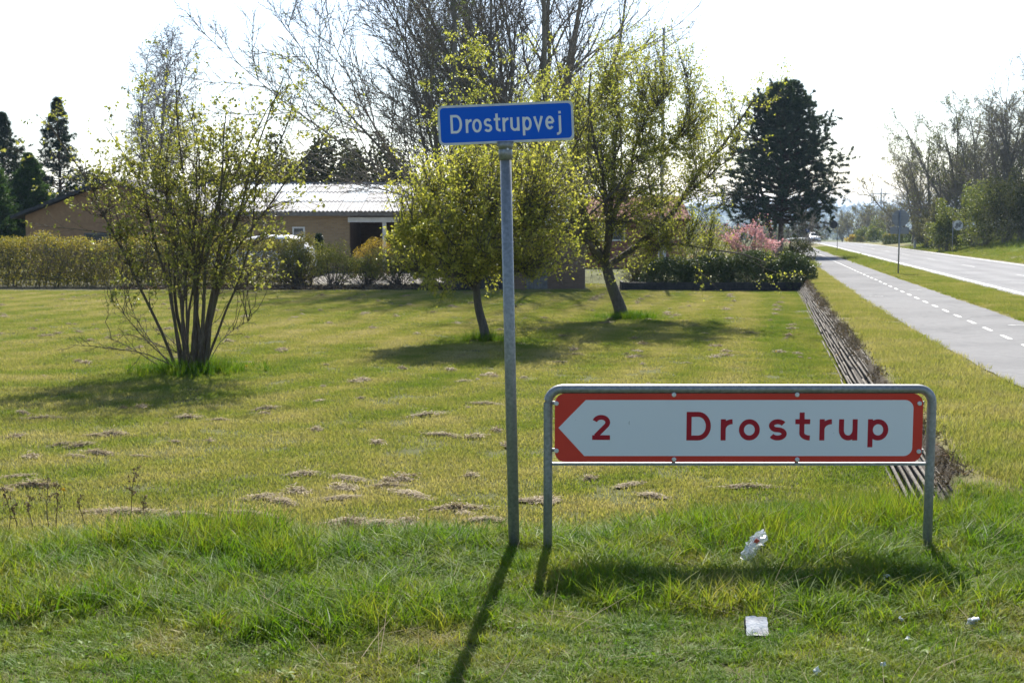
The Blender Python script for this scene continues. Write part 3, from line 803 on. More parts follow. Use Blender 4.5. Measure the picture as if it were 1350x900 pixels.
def round_tree(name, label, px_base, y, seed, height, lean, crown_r, trunk_h, trunk_r, nl, lsize, leafm, limbs=6, up=0.03, limb_ang=(28, 62), sub=8, limb_len=(0.5, 0.62), k2=7, cen=(0, 0, 2.2), rad=(1.9, 1.8, 1.5), nf=900, zmin=None, fup=0.25):
    rng = np.random.default_rng(seed)
    x = atx(px_base, y, 440); z = gz(x, y)
    t = thing(name, (x, y, z), label, 'tree')
    n = 9
    f = np.linspace(0, 1, n)
    tr = np.column_stack([lean[0] * f ** 1.1 + 0.02 * np.sin(f * 7), lean[1] * f + 0.015 * np.cos(f * 6), -0.15 + (trunk_h + 0.15) * f])
    rr_ = trunk_r * (1 - 0.28 * f) + trunk_r * 0.55 * np.exp(-f * 9)
    tm = MB(); tm.tube(tr, rr_, 14)
    # limbs from the fork
    az = np.arange(limbs) * 6.283 / limbs + rng.normal(0, 0.25, limbs)
    th = np.radians(rng.uniform(limb_ang[0], limb_ang[1], limbs)); th[0] = math.radians(8)
    D = np.column_stack([np.cos(az) * np.sin(th), np.sin(az) * np.sin(th), np.cos(th)])
    S = np.repeat(tr[-1:], limbs, 0) - np.array([0, 0, 1]) * rng.uniform(0.0, 0.22, (limbs, 1)) * trunk_h * 0.5
    L = (height - trunk_h) * rng.uniform(*limb_len, limbs) / np.maximum(np.cos(th), 0.62) * 1.15
    P0 = grow(rng, S, D, L, 9, 0.10, up)
    R0 = (trunk_r * rng.uniform(0.42, 0.62, limbs))[:, None] * np.linspace(1, 0.22, 9)[None]
    tm.tubes(P0, R0, 8)
    tm.build('trunk', M['bark_apple'], t, True)
    P1, R1, L1 = children(rng, P0, R0, L, sub, 0.18, 1.0, (28, 62), (0.42, 0.68), 0.5, 0.5, 7, 0.15, up, 0.006)
    P2, R2, L2 = children(rng, P1, R1, L1, k2, 0.15, 1.0, (28, 65), (0.35, 0.62), 0.4, 0.5, 5, 0.18, up * 0.6, 0.0038)
    P3, R3, L3 = children(rng, P2, R2, L2, 4, 0.2, 1.0, (30, 65), (0.4, 0.75), 0.3, 0.6, 4, 0.2, 0.0, 0.0028)
    br = MB(); br.tubes(P1, R1, 5); br.tubes(P2, R2, 4); br.tubes(P3, R3, 3)
    br.build('branches', M['bark_apple'], t, True)
    lf = MB()
    Pf = fill_crown(rng, np.concatenate([P0[:, 2:].reshape(-1, 3), P1[:, 1:].reshape(-1, 3)]), nf, cen, rad, 7, fup, 0.3, 0.13, seed, zmin)
    Rf = np.full((nf, 1), 0.0075) * np.linspace(1, 0.35, 7)[None]
    Pg, Rg, _ = children(rng, Pf, Rf, np.maximum(np.linalg.norm(Pf[:, -1] - Pf[:, 0], axis=1), 0.5), 5, 0.2, 1.0, (25, 60), (0.25, 0.5), 0.3, 0.6, 4, 0.17, up * 0.6, 0.003)
    MB().tubes(Pf, Rf, 4).tubes(Pg, Rg, 3).build('twigs', M['bark_apple'], t, True)
    nl *= 2
    nodes = np.concatenate([on_twigs(rng, P3, int(nl * 0.25), 0.2, 0.02), on_twigs(rng, P2, int(nl * 0.1), 0.35, 0.02), on_twigs(rng, Pg, int(nl * 0.5), 0.2, 0.02), on_twigs(rng, Pf, int(nl * 0.15), 0.4, 0.02)])
    C = np.repeat(nodes, 2, 0) + rng.normal(0, 0.035, (len(nodes) * 2, 3))
    leaf_cards(lf, rng, C, lsize, 0.62, 0.4, 0.25, 0.55)
    lf.build('foliage', M[leafm], t)
    return t
round_tree('apple_tree', 'small round-headed tree with dense yellow-green leaves on a slender trunk', 641, 24.0, 21, 3.4, (-0.2, 0.05), 1.8, 1.05, 0.092, 11500, 0.056, 'leaf_apple', 7, 0.01, (30, 60), 7, (0.40, 0.52), 5,
           (0.15, 0, 2.5), (2.0, 1.8, 1.5), 1200, 1.2, 0.3)
round_tree('apple_tree', 'taller tree with leaning dark forked trunk and upright leafing twigs', 822, 30.2, 34, 6.8, (-0.45, 0.05), 2.6, 1.35, 0.155, 15500, 0.052, 'leaf_apple2', 9, 0.05, (18, 58), 8, (0.46, 0.60), 5,
           (0.3, 0, 3.95), (2.15, 2.0, 2.95), 1500, 0.9, 0.5)

def bare_tree(name, x, y, seed, height, stems, trunk_r, label, group=None, lean=0.0, fork=0.12, spread=(8, 30), lv=(9, 8, 5), barkm='bark_bare', rmin=0.007, buds=0, budm='leaf_far', bsize=0.1, up=0.03, ang=(25, 50), droop=None, zz=None, ratio1=(0.3, 0.5), t0=0.15, name2='tree'):
    rng = np.random.default_rng(seed)
    z = gz(x, y) if zz is None else zz
    t = thing(name, (x, y, z), label, name2, group)
    az = np.arange(stems) * 6.283 / stems + rng.uniform(0, 6.28) + rng.normal(0, 0.3, stems)
    th = np.radians(rng.uniform(spread[0], spread[1], stems)); th[0] *= 0.3
    S = np.column_stack([np.cos(az) * trunk_r * 0.5, np.sin(az) * trunk_r * 0.5, np.full(stems, height * fork)])
    D = np.column_stack([np.cos(az) * np.sin(th) + lean, np.sin(az) * np.sin(th), np.cos(th)])
    L = height * (1 - fork) * rng.uniform(0.78, 1.0, stems); L[0] = height * (1 - fork)
    P0 = grow(rng, S, D, L, 12, 0.05, up)
    R0 = (trunk_r * (0.9 if stems == 1 else 0.6) * rng.uniform(0.7, 1.0, stems))[:, None] * np.linspace(1, 0.1, 12)[None] ** 0.85
    tm = MB()
    tm.tube([(0, 0, -0.3), (0, 0, height * fork * 0.5), (0, 0, height * fork * 1.02)], [trunk_r * 1.3, trunk_r * 1.02, trunk_r * 0.92], 10)
    tm.tubes(P0, R0, 8)
    tm.build('trunk', M[barkm], t, True)
    dr = up if droop is None else droop
    P1, R1, L1 = children(rng, P0, R0, L, lv[0], t0, 0.98, ang, ratio1, 0.45, 0.5, 9, 0.08, up, rmin * 1.6)
    P2, R2, L2 = children(rng, P1, R1, L1, lv[1], 0.15, 1.0, (22, 50), (0.32, 0.55), 0.4, 0.5, 7, 0.10, dr, rmin)
    br = MB(); br.tubes(P1, R1, 5); br.tubes(P2, R2, 4)
    Pl = P2
    if lv[2]:
        P3, R3, L3 = children(rng, P2, R2, L2, lv[2], 0.15, 1.0, (22, 48), (0.35, 0.6), 0.3, 0.6, 5, 0.12, dr, rmin * 0.72)
        br.tubes(P3, R3, 3); Pl = P3
    br.build('branches', M[barkm], t, True)
    if buds:
        lf = MB(); leaf_cards(lf, rng, on_twigs(rng, Pl, buds, 0.2, bsize * 0.5), bsize, 0.7, 0.3)
        lf.build('foliage', M[budm], t)
    return t

# large bare garden trees behind the lawn
bare_tree('bare_tree', atx(702, 52), 52, 41, 16.5, 9, 0.26, 'large bare dark tree fanning out behind the blue name plate', lean=0.07, fork=0.16, spread=(5, 36), lv=(13, 10, 6), rmin=0.011, up=0.02, ratio1=(0.30, 0.5), t0=0.08)
bare_tree('bare_tree', atx(657, 50), 50, 43, 15.5, 5, 0.22, 'tall bare tree of straight dark stems with fan of fine twigs', lean=-0.05, fork=0.18, spread=(4, 26), lv=(12, 10, 6), rmin=0.011, up=0.03, ratio1=(0.30, 0.5), t0=0.08)
bare_tree('bare_tree', atx(598, 51), 51, 44, 14.0, 12, 0.14, 'bare spreading tree with arching limbs over the grey roof', lean=-0.20, fork=0.13, spread=(5, 50), lv=(16, 11, 6), rmin=0.0135, up=0.022, buds=6000, budm='leaf_larch', bsize=0.05, ratio1=(0.25, 0.45), t0=0.12)
bare_tree('birch_tree', atx(205, 66), 66, 47, 11.6, 4, 0.16, 'wispy grey birch with drooping fine twigs behind the house', fork=0.2, spread=(3, 15), lv=(20, 13, 8), barkm='bark_birch', rmin=0.013, up=0.03, droop=-0.09, ang=(22, 45), ratio1=(0.20, 0.34), t0=0.15)

def conifer(name, x, y, seed, height, width, label, needlem, whorls=22, per=8, tuft=0.2, wid=0.012, droop=-0.03, bare=0.08, power=1.0, nt_=7, nn=10, group=None, tip_up=0.0, trunk_r=0.16, trunks=1, dens=1.0):
    rng = np.random.default_rng(seed)
    z = gz(x, y)
    t = thing(name, (x, y, z), label, 'tree', group)
    tm = MB()
    tm.tube(np.column_stack([rng.normal(0, 0.03, 8), rng.normal(0, 0.03, 8), np.linspace(-0.2, height * 0.98, 8)]), np.linspace(trunk_r, 0.02, 8), 9)
    for q in range(trunks - 1):
        a = rng.uniform(0, 6.28)
        tm.tube(np.column_stack([np.linspace(0.1, 0.9, 6) * math.cos(a) * width * 0.3, np.linspace(0.1, 0.9, 6) * math.sin(a) * width * 0.3, np.linspace(0.0, height * 0.75, 6)]), np.linspace(trunk_r * 0.8, 0.03, 6), 8)
    tm.build('trunk', M['bark_pine'], t, True)
    n = whorls * per
    f = np.repeat(np.linspace(0, 1, whorls), per) + rng.normal(0, 0.5 / whorls, n); f = np.clip(f, 0, 1)
    h = height * (bare + (0.985 - bare) * f)
    prof = (1 - f) ** power if np.isscalar(power) else power(f)
    L = np.maximum(width * 0.5 * prof * rng.uniform(0.62, 1.15, n), 0.12)
    az = np.arange(n) * 2.4 + rng.normal(0, 0.3, n)
    el = np.radians(rng.uniform(-8, 18, n) + 30 * f)
    D = np.column_stack([np.cos(az) * np.cos(el), np.sin(az) * np.cos(el), np.sin(el)])
    S = np.column_stack([np.zeros(n), np.zeros(n), h])
    P = grow(rng, S, D, L, 7, 0.06, droop); R = (0.012 + 0.012 * L)[:, None] * np.linspace(1, 0.25, 7)[None]
    P2, R2, L2 = children(rng, P, R, L, 6, 0.25, 1.0, (35, 60), (0.25, 0.45), 0.4, 0.5, 4, 0.08, droop + tip_up, 0.006)
    br = MB(); br.tubes(P, R, 5); br.tubes(P2, R2, 3); br.build('branches', M['bark_pine'], t, True)
    lf = MB()
    for PP, cnt in ((P, int(n * nt_ * 0.8 * dens)), (P2, int(len(P2) * nt_ * 0.42 * dens))):
        b = rng.integers(0, len(PP), cnt); tt = rng.uniform(0.25, 1.0, cnt)
        pos, tan = sample(PP[b], tt[:, None])
        needles(lf, rng, pos[:, 0], norm(tan[:, 0] + tip_up * 6 * UP), tuft, nn, wid, 0.75)
    lf.build('foliage', M[needlem], t)
    return t
pine_prof = lambda f: np.where(f < 0.12, 0.80 + 1.6 * f, np.maximum(1 - (f - 0.12) / 0.89, 0.0) ** 0.5)
conifer('pine_tree', atx(1029, 85), 85, 51, 11.0, 9.2, 'broad dark pine standing beside the cycle path', 'needle_pine', 22, 12, 0.27, 0.018, 0.0, 0.20, pine_prof, 9, 13, tip_up=0.05, trunk_r=0.2, trunks=3, dens=2.5)
conifer('spruce_tree', atx(82, 72), 72, 52, 9.0, 5.4, 'slim dark spruce behind the birch', 'needle_spruce', 21, 9, 0.26, 0.016, -0.035, 0.04, 0.8, dens=0.8)
conifer('spruce_tree', atx(8, 70), 70, 53, 8.0, 6.4, 'dark blunt spruce behind the end of the house', 'needle_spruce', 20, 10, 0.26, 0.018, -0.035, 0.04, 0.7)
conifer('cypress_tree', atx(42, 63), 63, 54, 5.4, 3.2, 'fresh green conical evergreen in front of the spruces', 'needle_green', 24, 12, 0.2, 0.02, 0.02, 0.03, 0.6, 9, 12)
conifer('cypress_tree', atx(-14, 60), 60, 55, 5.0, 3.6, 'mid green bushy evergreen beside the gable wall', 'needle_green', 22, 12, 0.2, 0.02, 0.02, 0.03, 0.5, 9, 12)
conifer('dwarf_conifer', atx(421, 52.5), 52.5, 56, 1.55, 0.75, 'little dark cone-shaped conifer against the brick wall', 'needle_spruce', 16, 7, 0.12, 0.012, 0.03, 0.03, 0.7)
def larch():
    rng = np.random.default_rng(61)
    y = 46.5; x = atx(600, y); z = gz(x, y)
    t = thing('larch_tree', (x, y, z), 'pale straight larch with thin level twigs behind the small leafy tree', 'tree')
    MB().tube([(0, 0, -0.2), (0.05, 0, 5), (0, 0.05, 11), (0.03, 0, 14)], [0.17, 0.13, 0.07, 0.02], 9).build('trunk', M['bark_far'], t, True)
    n = 90; h = rng.uniform(3.5, 13.5, n); az = np.arange(n) * 2.4
    D = np.column_stack([np.cos(az), np.sin(az), rng.uniform(-0.1, 0.15, n)]); S = np.column_stack([np.zeros((n, 2)), h])
    L = rng.uniform(0.7, 1.7, n) * (1.1 - h / 20)
    P = grow(rng, S, D, L, 7, 0.06, -0.02); R = np.full((n, 1), 0.013) * np.linspace(1, 0.4, 7)[None]
    P2, R2, L2 = children(rng, P, R, L, 5, 0.2, 1, (30, 55), (0.2, 0.4), 0.3, 0.6, 4, 0.08, -0.04, 0.006)
    br = MB(); br.tubes(P, R, 4); br.tubes(P2, R2, 3); br.build('branches', M['bark_far'], t, True)
    lf = MB(); c = on_twigs(rng, np.concatenate([P, P]), 900, 0.1, 0.02)
    needles(lf, rng, c, np.repeat(UP[None], len(c), 0), 0.06, 6, 0.012, 1.2)
    c = on_twigs(rng, P2, 900, 0.1, 0.02); needles(lf, rng, c, np.repeat(UP[None], len(c), 0), 0.06, 6, 0.012, 1.2)
    lf.build('foliage', M['leaf_larch'], t)
larch()

# ------------------------------------------------------------------ shrubs and hedges
def shrub(name, x, y, seed, w, d, h, nl, lsize, leafm, label, group=None, twigs=70, aspect=0.5, shell=0.55, barkm='bark_hazel', lump=0.16, base=0.1, up=0.3, cat='shrub', petal=None, flat=1.0):
    rng = np.random.default_rng(seed)
    z = gz(x, y)
    t = thing(name, (x, y, z), label, cat, group)
    az = rng.uniform(0, 6.28, twigs); el = np.arccos(rng.uniform(0.0, 1, twigs))
    D = np.column_stack([np.cos(az) * np.sin(el) * w * 0.5, np.sin(az) * np.sin(el) * d * 0.5, (0.25 + np.cos(el)) * h * 0.8])
    S = np.column_stack([rng.normal(0, w * 0.08, twigs), rng.normal(0, d * 0.08, twigs), np.full(twigs, -0.03)])
    P = grow(rng, S, D, np.linalg.norm(D, axis=1) * rng.uniform(0.75, 1.0, twigs), 6, 0.10, 0.0); R = np.full((twigs, 1), 0.013) * np.linspace(1, 0.3, 6)[None]
    P2, R2, _ = children(rng, P, R, np.linalg.norm(D, axis=1), 5, 0.3, 1, (25, 55), (0.2, 0.4), 0.3, 0.6, 4, 0.12, 0.02, 0.005)
    MB().tubes(P, R, 4).tubes(P2, R2, 3).build('stems', M[barkm], t, True)
    u = norm(rng.normal(0, 1, (nl, 3))); u[:, 2] = np.where(u[:, 2] < -0.35, -u[:, 2], u[:, 2])
    lum = 1 + lump * (np.sin(u[:, 0] * 5 + seed) * np.cos(u[:, 1] * 4 + seed * 2) + np.sin(u[:, 2] * 6 + u[:, 0] * 4 + seed))
    r = (shell + (1 - shell) * rng.uniform(0, 1, nl) ** 0.6) * lum
    C = np.column_stack([u[:, 0] * w * 0.5 * r, u[:, 1] * d * 0.5 * r, h * (base + (1 - base) * np.clip((u[:, 2] * r + 0.38) / 1.38, 0.01, 1.15))])
    C[:, 2] = np.maximum(C[:, 2], 0.04)
    lf = MB(); leaf_cards(lf, rng, C, lsize, aspect, up, 0.25, 0.35)
    fo = lf.build('foliage', M[leafm], t)
    if petal:
        k = rng.choice(nl, petal, replace=False)
        pm = MB(); leaf_cards(pm, rng, C[k] * 1.03 + rng.normal(0, 0.03, (petal, 3)), lsize * 0.9, 0.8, 0.3); pm.build('blossom', M['petal_pink'], t)
    return t

def hedge(name, xa, xb, y, seed, d, h, nl, lsize, leafm, topm, label, topfrac=0.28, cat='hedge', stems=160, y2=None):
    rng = np.random.default_rng(seed)
    y2 = y if y2 is None else y2
    xm, ym = (xa + xb) / 2, (y + y2) / 2
    t = thing(name, (xm, ym, gz(xm, ym)), label, cat)
    def place(u, dy):
        X = xa + (xb - xa) * u; Y = y + (y2 - y) * u + dy
        return X - xm, Y - ym, G(X, Y) - gz(xm, ym)
    u = rng.uniform(0, 1, stems)
    X, Y, Z = place(u, rng.uniform(-0.25, 0.25, stems) * d)
    S = np.column_stack([X, Y, Z - 0.05]); D = np.column_stack([rng.normal(0, 0.25, (stems, 2)), np.ones(stems)])
    P = grow(rng, S, D, np.full(stems, h * 0.9), 7, 0.09, 0.02); R = np.full((stems, 1), 0.014) * np.linspace(1, 0.35, 7)[None]
    P2, R2, _ = children(rng, P, R, np.full(stems, h), 8, 0.12, 1, (25, 60), (0.2, 0.4), 0.3, 0.6, 4, 0.12, 0.04, 0.005)
    MB().tubes(P, R, 4).tubes(P2, R2, 3).build('stems', M['twig_grey'], t, True)
    u = rng.uniform(0, 1, nl)
    top_h = h * (1 + 0.06 * np.sin(u * 37 + seed) + 0.05 * np.sin(u * 91))
    zz = top_h * (0.03 + 0.97 * rng.uniform(0, 1, nl) ** 1.15)
    sgn = rng.choice([-1, 1], nl, p=[0.75, 0.25])
    dy = sgn * d * 0.5 * rng.uniform(0.1, 1.08, nl) * (1 - 0.25 * (zz / h) ** 3) * (0.85 + 0.15 * np.sin(u * 60))
    X, Y, Z = place(u, dy)
    C = np.column_stack([X, Y, Z + zz])
    lf = MB(); leaf_cards(lf, rng, C, lsize, 0.55, 0.2); lf.build('foliage', M[leafm], t)
    nt_ = int(nl * topfrac); u = rng.uniform(0, 1, nt_)
    top_h = h * (1 + 0.06 * np.sin(u * 37 + seed) + 0.05 * np.sin(u * 91))
    X, Y, Z = place(u, rng.uniform(-0.5, 0.5, nt_) * d)
    C = np.column_stack([X, Y, Z + top_h * rng.uniform(0.80, 1.06, nt_)])
    lf = MB(); leaf_cards(lf, rng, C, lsize * 0.9, 0.4, 0.2); lf.build('young_shoots', M[topm], t)
    return t
hedge('hedge', -27, atx(412, 47.3), 47.3, 71, 1.3, 1.76, 42000, 0.078, 'leaf_hedge', 'leaf_hedgetop', 'long clipped hedge with golden young tops along the back of the lawn', stems=420)

for i, (px, y, w, h, lab) in enumerate(((392, 46.8, 1.9, 1.85, 'loose pale green shrub at the open end of the long hedge'), (436, 46.6, 1.9, 1.8, 'airy yellow-green shrub with grey gravel showing behind its stems'),
                                   (482, 46.4, 1.7, 1.25, 'low twiggy shrub in front of the golden bush'), (525, 46.2, 1.7, 1.6, 'leafy green shrub beside the golden bush'), (562, 45.6, 1.3, 1.25, 'thin shrub over pale stones beside the garage'))):
    shrub('loose_shrub', atx(px, y), y, 80 + i, w, 1.1, h, 3600, 0.065, 'leaf_loose', lab, 'loose shrubs in the border behind the lawn', 60, 0.5, 0.25, 'twig_grey', 0.2, 0.18)
shrub('golden_bush', atx(494, 50), 50, 90, 1.75, 1.3, 1.62, 3200, 0.05, 'leaf_gold', 'rounded golden-yellow bush in front of the white fascia', None, 40, 0.4, 0.75, 'twig_grey', 0.06, 0.05)
rh = ((880, 44.75, 1.9, 1.12, 'left-end glossy dark rhododendron next to the dry yellow shrub'), (934, 44.8, 1.95, 1.18, 'glossy dark rhododendron with small white flower between two others'), (988, 44.8, 2.15, 1.28, 'largest glossy dark rhododendron below the pink blossom'), (1043, 44.75, 1.85, 1.2, 'glossy dark rhododendron at the corner by the pole wall'))
for i, (px, y, w, h, lab) in enumerate(rh):
    shrub('rhododendron', atx(px, y), y, 100 + i, w, 1.4, h * 1.08, 5600, 0.10, 'leaf_rhodo', lab, 'rhododendrons behind the tarred edging', 40, 0.42, 0.5, 'bark_hazel', 0.08, 0.0, 0.6)
shrub('dry_shrub', atx(842, 46), 46, 110, 1.3, 1.0, 1.35, 1100, 0.07, 'leaf_loose', 'straw-coloured twiggy shrub at the end of the tarred edging', None, 110, 0.4, 0.2, 'twig_grey', 0.2, 0.1)
shrub('yellow_green_shrub', atx(925, 50), 50, 111, 2.6, 1.8, 2.05, 3200, 0.075, 'leaf_loose', 'yellow-green shrub behind the rhododendrons under the tree crown', None, 60, 0.5, 0.4)
shrub('flowering_currant', atx(948, 53), 53, 112, 2.4, 1.8, 2.2, 2600, 0.07, 'leaf_loose', 'half-green shrub with scattered pink flowers', None, 60, 0.5, 0.4, petal=900)
shrub('flowering_cherry', atx(990, 52), 52, 113, 2.3, 2.0, 2.25, 500, 0.06, 'leaf_loose', 'pink blossoming shrub spilling over beside the pine', None, 90, 0.6, 0.5, petal=495)
def pinkmass():
    rng = np.random.default_rng(114)
    o = [q for q in COL.objects if q.name.startswith('flowering_cherry')][0]
    n = 2600; u = norm(rng.normal(0, 1, (n, 3))); u[:, 2] = np.abs(u[:, 2]) * 1.0 - 0.25
    lum = 1 + 0.22 * np.sin(u[:, 0] * 7 + 1) * np.cos(u[:, 1] * 6 + 2) + 0.12 * np.sin(u[:, 2] * 9)
    r = rng.uniform(0.6, 1.0, n) * lum
    C = np.column_stack([u[:, 0] * 1.3 * r, u[:, 1] * 1.0 * r, 1.2 + u[:, 2] * 1.1 * r])
    keep = np.sin(C[:, 0] * 5 + C[:, 2] * 4) + np.sin(C[:, 2] * 7 - C[:, 0] * 2 + 1) > -0.15
    lf = MB(); leaf_cards(lf, rng, C[keep], 0.075, 0.8, 0.3); lf.build('blossom', M['petal_pink'], o)
pinkmass()
bare_tree('bare_shrub', atx(1050, 62), 62, 115, 2.6, 9, 0.05, 'grey leafless shrub between the pink blossom and the cycle path', fork=0.05, spread=(15, 60), lv=(8, 7, 5), barkm='bark_far', rmin=0.007, up=0.0, name2='shrub')
shrub('evergreen_shrub', atx(1052, 58), 58, 116, 1.5, 1.4, 1.3, 1800, 0.09, 'leaf_dark', 'dark evergreen shrub at the edge of the cycle path', None, 40)
# evergreen mass behind the house roof
for i, (px, y, w, h, lab) in enumerate(((352, 76, 4.4, 6.4, 'dark broad bush showing above the roof beside the shrub stems'), (418, 74, 4.4, 6.7, 'dark olive tree crown rising over the middle of the roof'), (468, 76, 3.8, 6.2, 'dark dense crown behind the bare arching limbs'), (520, 77, 4.4, 6.6, 'dark crown behind the larch'), (285, 80, 4.5, 5.6, 'low dark crown just topping the bright roof'))):
    shrub('evergreen_tree', atx(px, y), y, 120 + i, w, 3.0, h, 9000, 0.24, 'leaf_dark', lab, 'dark crowns behind the house', 60, 0.6, 0.2, 'bark_bare', 0.22, 0.05, cat='tree')
for i, (px, y, w, h, lab) in enumerate(((140, 84, 6.0, 5.6, 'dark thicket between spruce and birch'), (12, 84, 7.0, 5.6, 'dark thicket behind the blunt spruce'))):
    shrub('background_thicket', atx(px, y), y, 130 + i, w, 3.0, h, 9000, 0.24, 'leaf_dark', lab, None, 60, 0.6, 0.2, 'bark_bare', 0.22, 0.05)
shrub('evergreen_tree', atx(860, 64), 64, 140, 4.5, 3, 3.4, 3600, 0.13, 'leaf_apple2', 'olive green crown beside the red-roofed house', None, 60, 0.6, 0.3, 'bark_bare', 0.2, 0.1, cat='tree')
# leaf litter under the border
def litter():
    rng = np.random.default_rng(77); n = 5200
    x = rng.uniform(-14, -1.6, n); y = rng.normal(45.9, 0.45, n)
    C = np.column_stack([x, y, G(x, y) + rng.uniform(0.0, 0.10, n)])
    mb = MB(); leaf_cards(mb, rng, C, 0.10, 0.7, 0.8); tag(mb.build('leaf_litter', M['leaf_litter']), 'brown dead leaves and twigs under the border shrubs', 'leaf litter', kind='stuff')
litter()

# ------------------------------------------------------------------ houses
def window_part(parent, x0, x1, z0, z1, yf, glass='window', frame='whitewood'):
    fr = MB()
    w = 0.07
    for a, b, c, d in ((x0, x1, z0, z0 + w), (x0, x1, z1 - w, z1), (x0, x0 + w, z0 + w, z1 - w), (x1 - w, x1, z0 + w, z1 - w)):
        fr.box(a, b, yf - 0.04, yf + 0.02, c, d)
    f = fr.build('window_frame', M[frame], parent)
    MB().box(x0 + w, x1 - w, yf - 0.012, yf + 0.005, z0 + w, z1 - w).build('pane', M[glass], f)

def corrugated(parent, name, xa, xb, ye, ze, yr, zr, m, wave=0.18, amp=0.025, step=0.03, thick=0.03):
    xs = np.arange(xa, xb + step / 2, step)
    off = amp * np.sin((xs - xa) * 2 * np.pi / wave)
    ns = 2
    V = []
    for s in range(ns):
        f = s / (ns - 1)
        V.append(np.column_stack([xs, np.full(len(xs), ye + (yr - ye) * f), ze + (zr - ze) * f + off]))
    for s in range(ns):
        f = s / (ns - 1)
        V.append(np.column_stack([xs, np.full(len(xs), ye + (yr - ye) * f), ze + (zr - ze) * f + off - thick]))
    n = len(xs); V = np.concatenate(V)
    i = np.arange(n - 1)
    q = np.concatenate([np.column_stack([i, i + 1, i + 1 + n, i + n]), np.column_stack([i + 2 * n, i + 3 * n, i + 3 * n + 1, i + 2 * n + 1]), np.column_stack([i, i + 2 * n, i + 2 * n + 1, i + 1]), np.column_stack([i + n, i + n + 1, i + 3 * n + 1, i + 3 * n])])
    return MB().add(V, q).build(name, m, parent)

def main_house():
    Y0 = 57.0
    xa, xb = atx(212, Y0, 270), atx(590, Y0, 270)
    zf = gz((xa + xb) / 2, Y0)
    h = thing('brick_house', ((xa + xb) / 2, Y0, zf), 'low yellow-brick house with grey corrugated roof behind the long hedge', 'house')
    W2 = (xb - xa) / 2; ez = float(at(400, 281, Y0)[2]) - zf
    cx0, cx1 = atx(461, Y0) - (xa + xb) / 2, atx(560, Y0) - (xa + xb) / 2     # open carport bay
    D = 11.0
    MB().box(-W2, cx0, 0, 0.3, -0.4, ez).build('wall', M['brick'], h)
    MB().box(cx1, W2, 0, 0.3, -0.4, ez).build('wall', M['brick'], h)
    MB().box(cx0 + 0.001, cx1 - 0.001, 4.2, 4.5, -0.4, ez - 0.01).build('wall', M['brick_dark'], h)
    MB().box(cx0 - 0.3, cx0 - 0.002, 0.31, 4.5, -0.4, ez - 0.02).build('wall', M['brick_dark'], h)
    MB().box(-W2, -W2 + 0.3, 0.302, D - 0.302, -0.4, ez - 0.02).build('wall', M['brick'], h)
    MB().box(W2 - 0.3, W2, 0.302, D - 0.302, -0.4, ez - 0.02).build('wall', M['brick'], h)
    MB().box(-W2, W2, D - 0.3, D, -0.4, ez).build('wall', M['brick'], h)
    z_f = float(at(490, 293, Y0)[2]) - zf
    MB().box(cx0 - 0.05, cx1 + 0.05, -0.12, -0.02, z_f, z_f + 0.22).build('fascia', M['whitewood'], h)
    MB().box(cx0 + 1.45, cx0 + 1.62, 0.02, 0.18, -0.4, z_f).build('carport_post', M['whitewood'], h)
    w0 = atx(386, Y0) - (xa + xb) / 2
    window_part(h, w0, w0 + 0.55, 0.9, 1.95, 0.0)
    window_part(h, w0 - 3.2, w0 - 1.9, 0.9, 1.95, 0.0)
    MB().box(-W2 - 0.3, W2 + 0.3, -0.56, -0.50, ez - 0.12, ez + 0.05).build('gutter', M['greyboard'], h)
    rid = float(at(400, 243, Y0 + 5.5)[2]) - zf
    rf = None
    # roof laid in three courses of sheets; every sheet is a piece of its own
    rng = np.random.default_rng(8)
    root = MB().box(-W2 - 0.25, W2 + 0.25, 5.42, 5.58, rid + 0.02, rid + 0.10).build('ridge_cap', M['fibre'], h)
    lights = {(2, 1), (3, 1), (5, 1), (6, 1), (4, 2), (5, 2), (8, 1), (9, 2), (3, 2), (8, 2), (10, 1)}  # cells that get the pale blue sheet
    ncol = 13; sw = (2 * W2 + 0.5) / ncol
    for c in range(3):
        for k in range(ncol):
            f0, f1 = c / 3, (c + 1) / 3 + 0.012
            ye, yr = -0.5 + 6.0 * f0, -0.5 + 6.0 * f1
            ze, zr = ez + 0.06 + (rid - ez - 0.03) * f0 + 0.03, ez + 0.06 + (rid - ez - 0.03) * f1 - 0.0
            corrugated(h, 'pale_roof_sheet' if (k, c) in lights else 'roof_sheet', -W2 - 0.25 + k * sw, -W2 - 0.25 + (k + 1) * sw - 0.02, ye, ze, yr, zr, M['palesheet' if (k, c) in lights else 'fibre'])
    corrugated(h, 'roof_sheet', -W2 - 0.25, W2 + 0.25, 5.5, rid + 0.0, D + 0.5, ez + 0.06, M['fibre'])
    return h
main_house()

